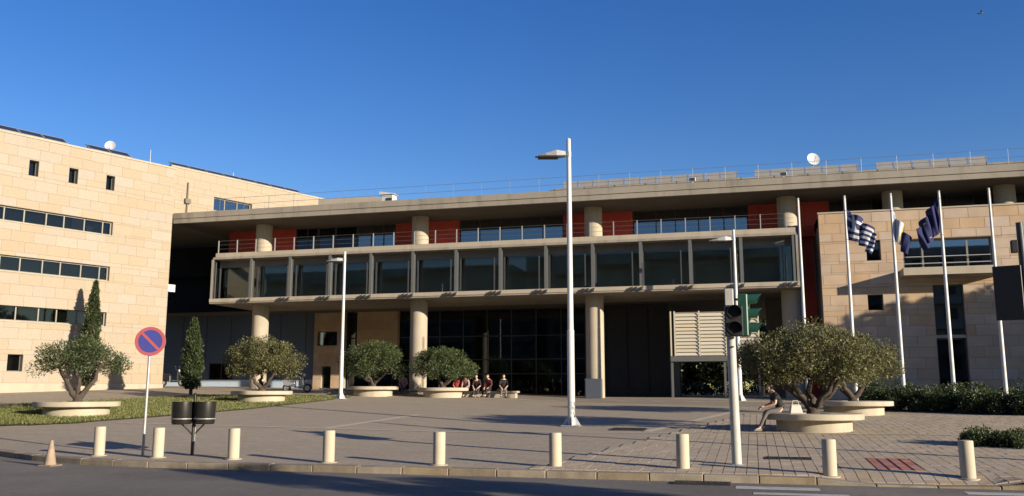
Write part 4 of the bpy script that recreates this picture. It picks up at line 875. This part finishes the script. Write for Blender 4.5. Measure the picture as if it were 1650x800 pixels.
def person(label, loc, rz, J, top, legs, shoe, hair=HAIR, longhair=True, sleeve=.5, group=None):
    """J: joint positions in local metres, facing +x, y to the left; z up from the ground"""
    t = thing('person', label, 'person', loc, group, rz); V = {}; E = []
    def jv(k, r): V[k] = (J[k], r)
    jv('pelvis', (.075, .07)); jv('waist', (.115, .095)); jv('chest', (.14, .11)); jv('neck', .052); jv('head', .055)
    E += [('pelvis', 'waist'), ('waist', 'chest'), ('chest', 'neck'), ('neck', 'head')]
    for s in 'lr':
        for k, r, p in (('sho', .058, 'chest'), ('elb', .042, 'sho'), ('wri', .028, 'elb'), ('hip', .06, 'pelvis'), ('kne', .056, 'hip'), ('ank', .038, 'kne'), ('toe', .034, 'ank')):
            jv(s+k, r); E.append((p if p in V else s+p, s+k))
        w = Vector(J[s+'wri']); d = (w-Vector(J[s+'elb'])).normalized(); sd = d.cross(Vector((0,0,1))); sd = sd.normalized() if sd.length > .1 else Vector((0,1,0)); nm = d.cross(sd)
        V[s+'palm'] = (tuple(w+d*.075), (.036, .02)); E.append((s+'wri', s+'palm'))
        for q, (off, ln) in enumerate(((-.03, .068), (-.01, .08), (.011, .075), (.031, .058))):
            a = w+d*.12+sd*off; b_ = a+d*ln*.6-nm*.015*(1 if nm.z > 0 else -1); c = b_+d*ln*.35-nm*.03*(1 if nm.z > 0 else -1)
            V[s+'f%d' % q] = (tuple(b_), .009); V[s+'g%d' % q] = (tuple(c), .008); E += [(s+'palm', s+'f%d' % q), (s+'f%d' % q, s+'g%d' % q)]
        a = w+d*.05+sd*.05; V[s+'th'] = (tuple(a), .011); V[s+'ti'] = (tuple(a+d*.045+sd*.012), .009); E += [(s+'wri', s+'th'), (s+'th', s+'ti')]
    skinned('body', V, E, SKIN, t)
    H_ = Vector(J['head']); f = Vector(J.get('look', (1, 0, -.1))).normalized(); sd = Vector((0,0,1)).cross(f).normalized(); up = f.cross(sd)
    B = Matrix((f, sd, up)).transposed(); hm = MB(); n = 16
    for i in range(n+1):
        for k in range(24):
            th = math.pi*i/n; ph = 2*math.pi*k/24; x, y, z = math.sin(th)*math.cos(ph), math.sin(th)*math.sin(ph), -math.cos(th)
            fx_ = .092; 
            if z < -.2 and x > 0: fx_ *= .95
            w_ = .074*(1-.22*max(0, -z)); p = Vector((x*fx_+(.012 if z < 0 and x > 0 else 0), y*w_, z*.118)); 
            if abs(y) < .22 and x > .7 and -.32 < z < .05: p.x += .020*(1-abs(y)/.22)*(1-abs(z+.2)/.3 if abs(z+.2) < .3 else 0)
            if x > .6 and .0 < z < .22 and .18 < abs(y) < .55: p.x -= .009
            hm.v.append(tuple(H_+up*.06+B @ p))
    hm.f = [(i*24+k, i*24+(k+1)%24, (i+1)*24+(k+1)%24, (i+1)*24+k) for i in range(n) for k in range(24)]; hm.mi = [0]*len(hm.f); hd = hm.build('head', SKIN, t, world=False, smooth=True, angle=70)
    c0 = H_+up*.06
    for s in (-1, 1):
        m = MB(); m.ball(c0+B @ Vector((.080, s*.03, .012)), .009, .013, .008, 6); m.build('eye', HAIR, hd, world=False)
        m = MB(); m.ball(c0+B @ Vector((-.005, s*.075, -.005)), .02, .011, .032, 6); m.build('ear', SKIN, hd, world=False)
    m = MB(); m.ball(c0+B @ Vector((.087, 0, -.062)), .008, .024, .008, 6); m.build('mouth', mat('lips', (.36, .12, .10), .5), hd, world=False)
    hm = MB(); m = MB()
    for i in range(n+1):
        for k in range(24):
            th = math.pi*i/n; ph = 2*math.pi*k/24; x, y, z = math.sin(th)*math.cos(ph), math.sin(th)*math.sin(ph), -math.cos(th); lim = .25+.35*max(0, x)
            if x > .25: q = .9 if z < .42 else 1.10
            else: q = 1.13 if z > -.55 else (1.0 if longhair else .9)
            p = Vector((x*.096*q-.006, y*.078*q, z*.122*q+.006)); 
            if longhair and x < -.3 and z < -.2: p.z -= .16*min(1, (-z-.2)*1.6)
            m.v.append(tuple(c0+B @ p))
    m.f = [(i*24+k, i*24+(k+1)%24, (i+1)*24+(k+1)%24, (i+1)*24+k) for i in range(n) for k in range(24)]; m.mi = [0]*len(m.f); m.build('hair', hair, t, world=False, smooth=True, angle=70)
    # clothes follow the same joints, a little fuller
    Vt = {k: (J[k], r) for k, r in (('pelvis', (.165, .135)), ('waist', (.16, .14)), ('chest', (.195, .165)), ('neck', .062))}
    Vt['neck'] = (tuple(Vector(J['chest']).lerp(Vector(J['neck']), .5)), .085); Et = [('pelvis', 'waist'), ('waist', 'chest'), ('chest', 'neck')]
    for s in 'lr':
        Vt[s+'sho'] = (J[s+'sho'], .08); e = Vector(J[s+'sho']).lerp(Vector(J[s+'elb']), min(1, sleeve*2)); Vt[s+'elb'] = (tuple(e), .054); Et += [('chest', s+'sho'), (s+'sho', s+'elb')]
        if sleeve > .5: Vt[s+'wri'] = (tuple(Vector(J[s+'elb']).lerp(Vector(J[s+'wri']), (sleeve-.5)*2)), .04); Et.append((s+'elb', s+'wri'))
    skinned('top', Vt, Et, top, t)
    Vl = {'pelvis': (tuple(Vector(J['pelvis'])+Vector((-.02, 0, .0))), .165), 'waist': (tuple(Vector(J['pelvis']).lerp(Vector(J['waist']), .55)), .145)}; El = [('pelvis', 'waist')]
    for s in 'lr':
        Vl[s+'hip'] = (tuple(Vector(J[s+'hip']).lerp(Vector(J[s+'kne']), .25)), .10); Vl[s+'kne'] = (J[s+'kne'], .070); Vl[s+'ank'] = (tuple(Vector(J[s+'kne']).lerp(Vector(J[s+'ank']), .93)), .053); El += [('pelvis', s+'hip'), (s+'hip', s+'kne'), (s+'kne', s+'ank')]
    skinned('trousers', Vl, El, legs, t)
    for s in 'lr':
        a = Vector(J[s+'ank']); q = Vector(J[s+'toe']); d = q-a; d.z = 0; d.normalize(); sd2 = Vector((-d.y, d.x, 0)); zb = q.z-.036; m = MB(); p0 = a-d*.07; p1 = q+d*.05
        m.hexa([tuple(Vector((x.x, x.y, zb))) for x in (p0-sd2*.035, p1-sd2*.04, p1+sd2*.04, p0+sd2*.035)], [tuple(Vector((x.x, x.y, zz))) for x, zz in ((p0-sd2*.03, zb+.1), (p1-sd2*.03, zb+.05), (p1+sd2*.03, zb+.05), (p0+sd2*.03, zb+.1))]); m.build('shoe', shoe, t, world=False, bevel=.02)
    return t
def seated(sz=.5, lean=.12, reach=.35, stretch=.15, spread=.09, armz=.12, look=(1, 0, -.15)):
    J = {'pelvis': (0, 0, sz+.12), 'waist': (lean*.3, 0, sz+.30), 'chest': (lean*1.1, 0, sz+.52), 'neck': (lean*1.5, 0, sz+.68), 'head': (lean*1.7+.02, 0, sz+.745), 'look': look}
    for s, y in (('l', 1), ('r', -1)):
        J[s+'sho'] = (lean*1.15, y*.17, sz+.57); J[s+'elb'] = (lean+.06, y*.23, sz+.30); J[s+'wri'] = (lean+reach*.8, y*.12, sz+armz+.07)
        J[s+'hip'] = (.05, y*spread, sz+.095); J[s+'kne'] = (.46, y*(spread+.03), sz+.06); dx = stretch if s == 'l' else stretch*.2
        J[s+'ank'] = (.46+dx, y*(spread+.04), .09); J[s+'toe'] = (.46+dx+.13, y*(spread+.05), .042)
    return J
BLK = mat('black_cloth', (.018, .016, .018), .85, var=.2, scale=9); GREY = mat('grey_trousers', (.17, .155, .15), .85, var=.15, scale=8); WINE = mat('wine_cloth', (.12, .025, .03), .85, var=.15, scale=9); REDC = mat('red_cloth', (.40, .05, .045), .85, var=.12, scale=9)
DEN = mat('dark_denim', (.03, .04, .075), .85, var=.15, scale=9); PINK = mat('pale_pink_cloth', (.55, .33, .30), .85, var=.1, scale=9); SHOE = mat('grey_shoe', (.22, .21, .21), .6); SHB = mat('black_shoe', (.02, .02, .02), .5)
zP = g(1.65, 28.4)
person('woman with long black hair sitting on the right tree seat', (.72, 27.78, zP), math.pi+R(15), seated(.50, .17, .42, .24, .08, .14, (1, .25, -.1)), BLK, GREY, SHOE, sleeve=.35)
t = thing('handbag', 'white handbag on the tree seat behind the seated woman', 'handbag', (1.12, 27.72, zP+.51), rz=R(15)); BAG = mat('white_leather', (.72, .68, .60), .5, var=.06, scale=8)
m = MB(); m.hexa([(-.2,-.08,0),(.2,-.08,0),(.2,.08,0),(-.2,.08,0)], [(-.14,-.03,.27),(.14,-.03,.27),(.14,.03,.27),(-.14,.03,.27)]); m.build('bag', BAG, t, world=False, bevel=.03); m = MB(); m.tube([(-.1,0,.25), (-.07,0,.38), (.07,0,.38), (.1,0,.25)], .012, 8); m.build('handle', BAG, t, world=False)
PP = [('person in a red top sitting left of the people by the lobby', -16.1, REDC, DEN, 1, -1.2), ('person in pale pink leaning forward among the people by the lobby', -15.5, PINK, BLK, 1, -1.8), ('person in black sitting in the middle of the people by the lobby', -14.9, BLK, DEN, 0, -1.5), ('person in a wine top sitting among the people by the lobby', -14.2, WINE, BLK, 1, -1.9), ('person in dark clothes at the right end of the seated people', -13.4, BLK, GREY, 0, -1.3)]
for k, (l, u, tp, lg, lh, ra) in enumerate(PP):
    person(l, (u, 47.78, g(-15.1, 47.6)), ra, seated(.34, .10+.05*(k % 3), .3, .1+.05*(k % 2), .09, .1), tp, lg, SHB, longhair=bool(lh), sleeve=.95 if k % 2 else .6, group='people sitting by the lobby')
for k, (l, u, v, tp, ra) in enumerate((('person in dark clothes sitting left of the lit lobby column', -20.45, 49.5, BLK, -1.7), ('person in a pink top sitting against the lit lobby column', -19.95, 49.35, PINK, -1.4))):
    person(l, (u, v, g(-19.35, 49.2)), ra, seated(.30, .1, .3, .1, .09, .1), tp, DEN, SHB, longhair=bool(k), sleeve=.9, group='people sitting by the column')

# ------------------------------------------------------------------ apartment blocks across the road, behind the viewer (seen in the glass)
def block(label, u0, u1, v, H, col):
    t = thing('apartment_block', label, 'building', ((u0+u1)/2, v, -.13), 'apartment blocks across the road'); M_ = mat('render_'+col[0], col[1], .85, var=.08, stain=.2)
    m = MB(); m.box(u0, u1, v-10, v, -.2, H); m.build('wall', M_, t)
    me = None
    for f in range(int(H//3.2)):
        z = 1.0+f*3.2
        m = MB(); m.box(u0+.5, u1-.5, v+.002, v+1.3, z+1.9, z+2.05); m.box(u0+.5, u1-.5, v+1.25, v+1.3, z+2.051, z+2.9); m.build('balcony', M_, t)
        for k in range(int((u1-u0)//3.4)):
            x = u0+1.8+k*3.4
            if me is None:
                mm = MB(); mm.box(-.8, .8, -.02, .03, 0, 1.5); o = mm.build('window', FRAME_D, t, world=False); me = o.data
            else: o = bpy.data.objects.new('window', me); COL.objects.link(o); o.parent = t
            o.location = Vector((x, v, z))-wloc(t)
block('grey apartment block across the road, the left one', -75, -34, -27, 20, ('grey', (.30, .28, .25)))
block('cream apartment block across the road, the middle one', -32, 4, -27, 21, ('cream', (.36, .31, .24)))
block('pale apartment block across the road, the right one', 6, 44, -27, 19.5, ('pale', (.40, .37, .32)))
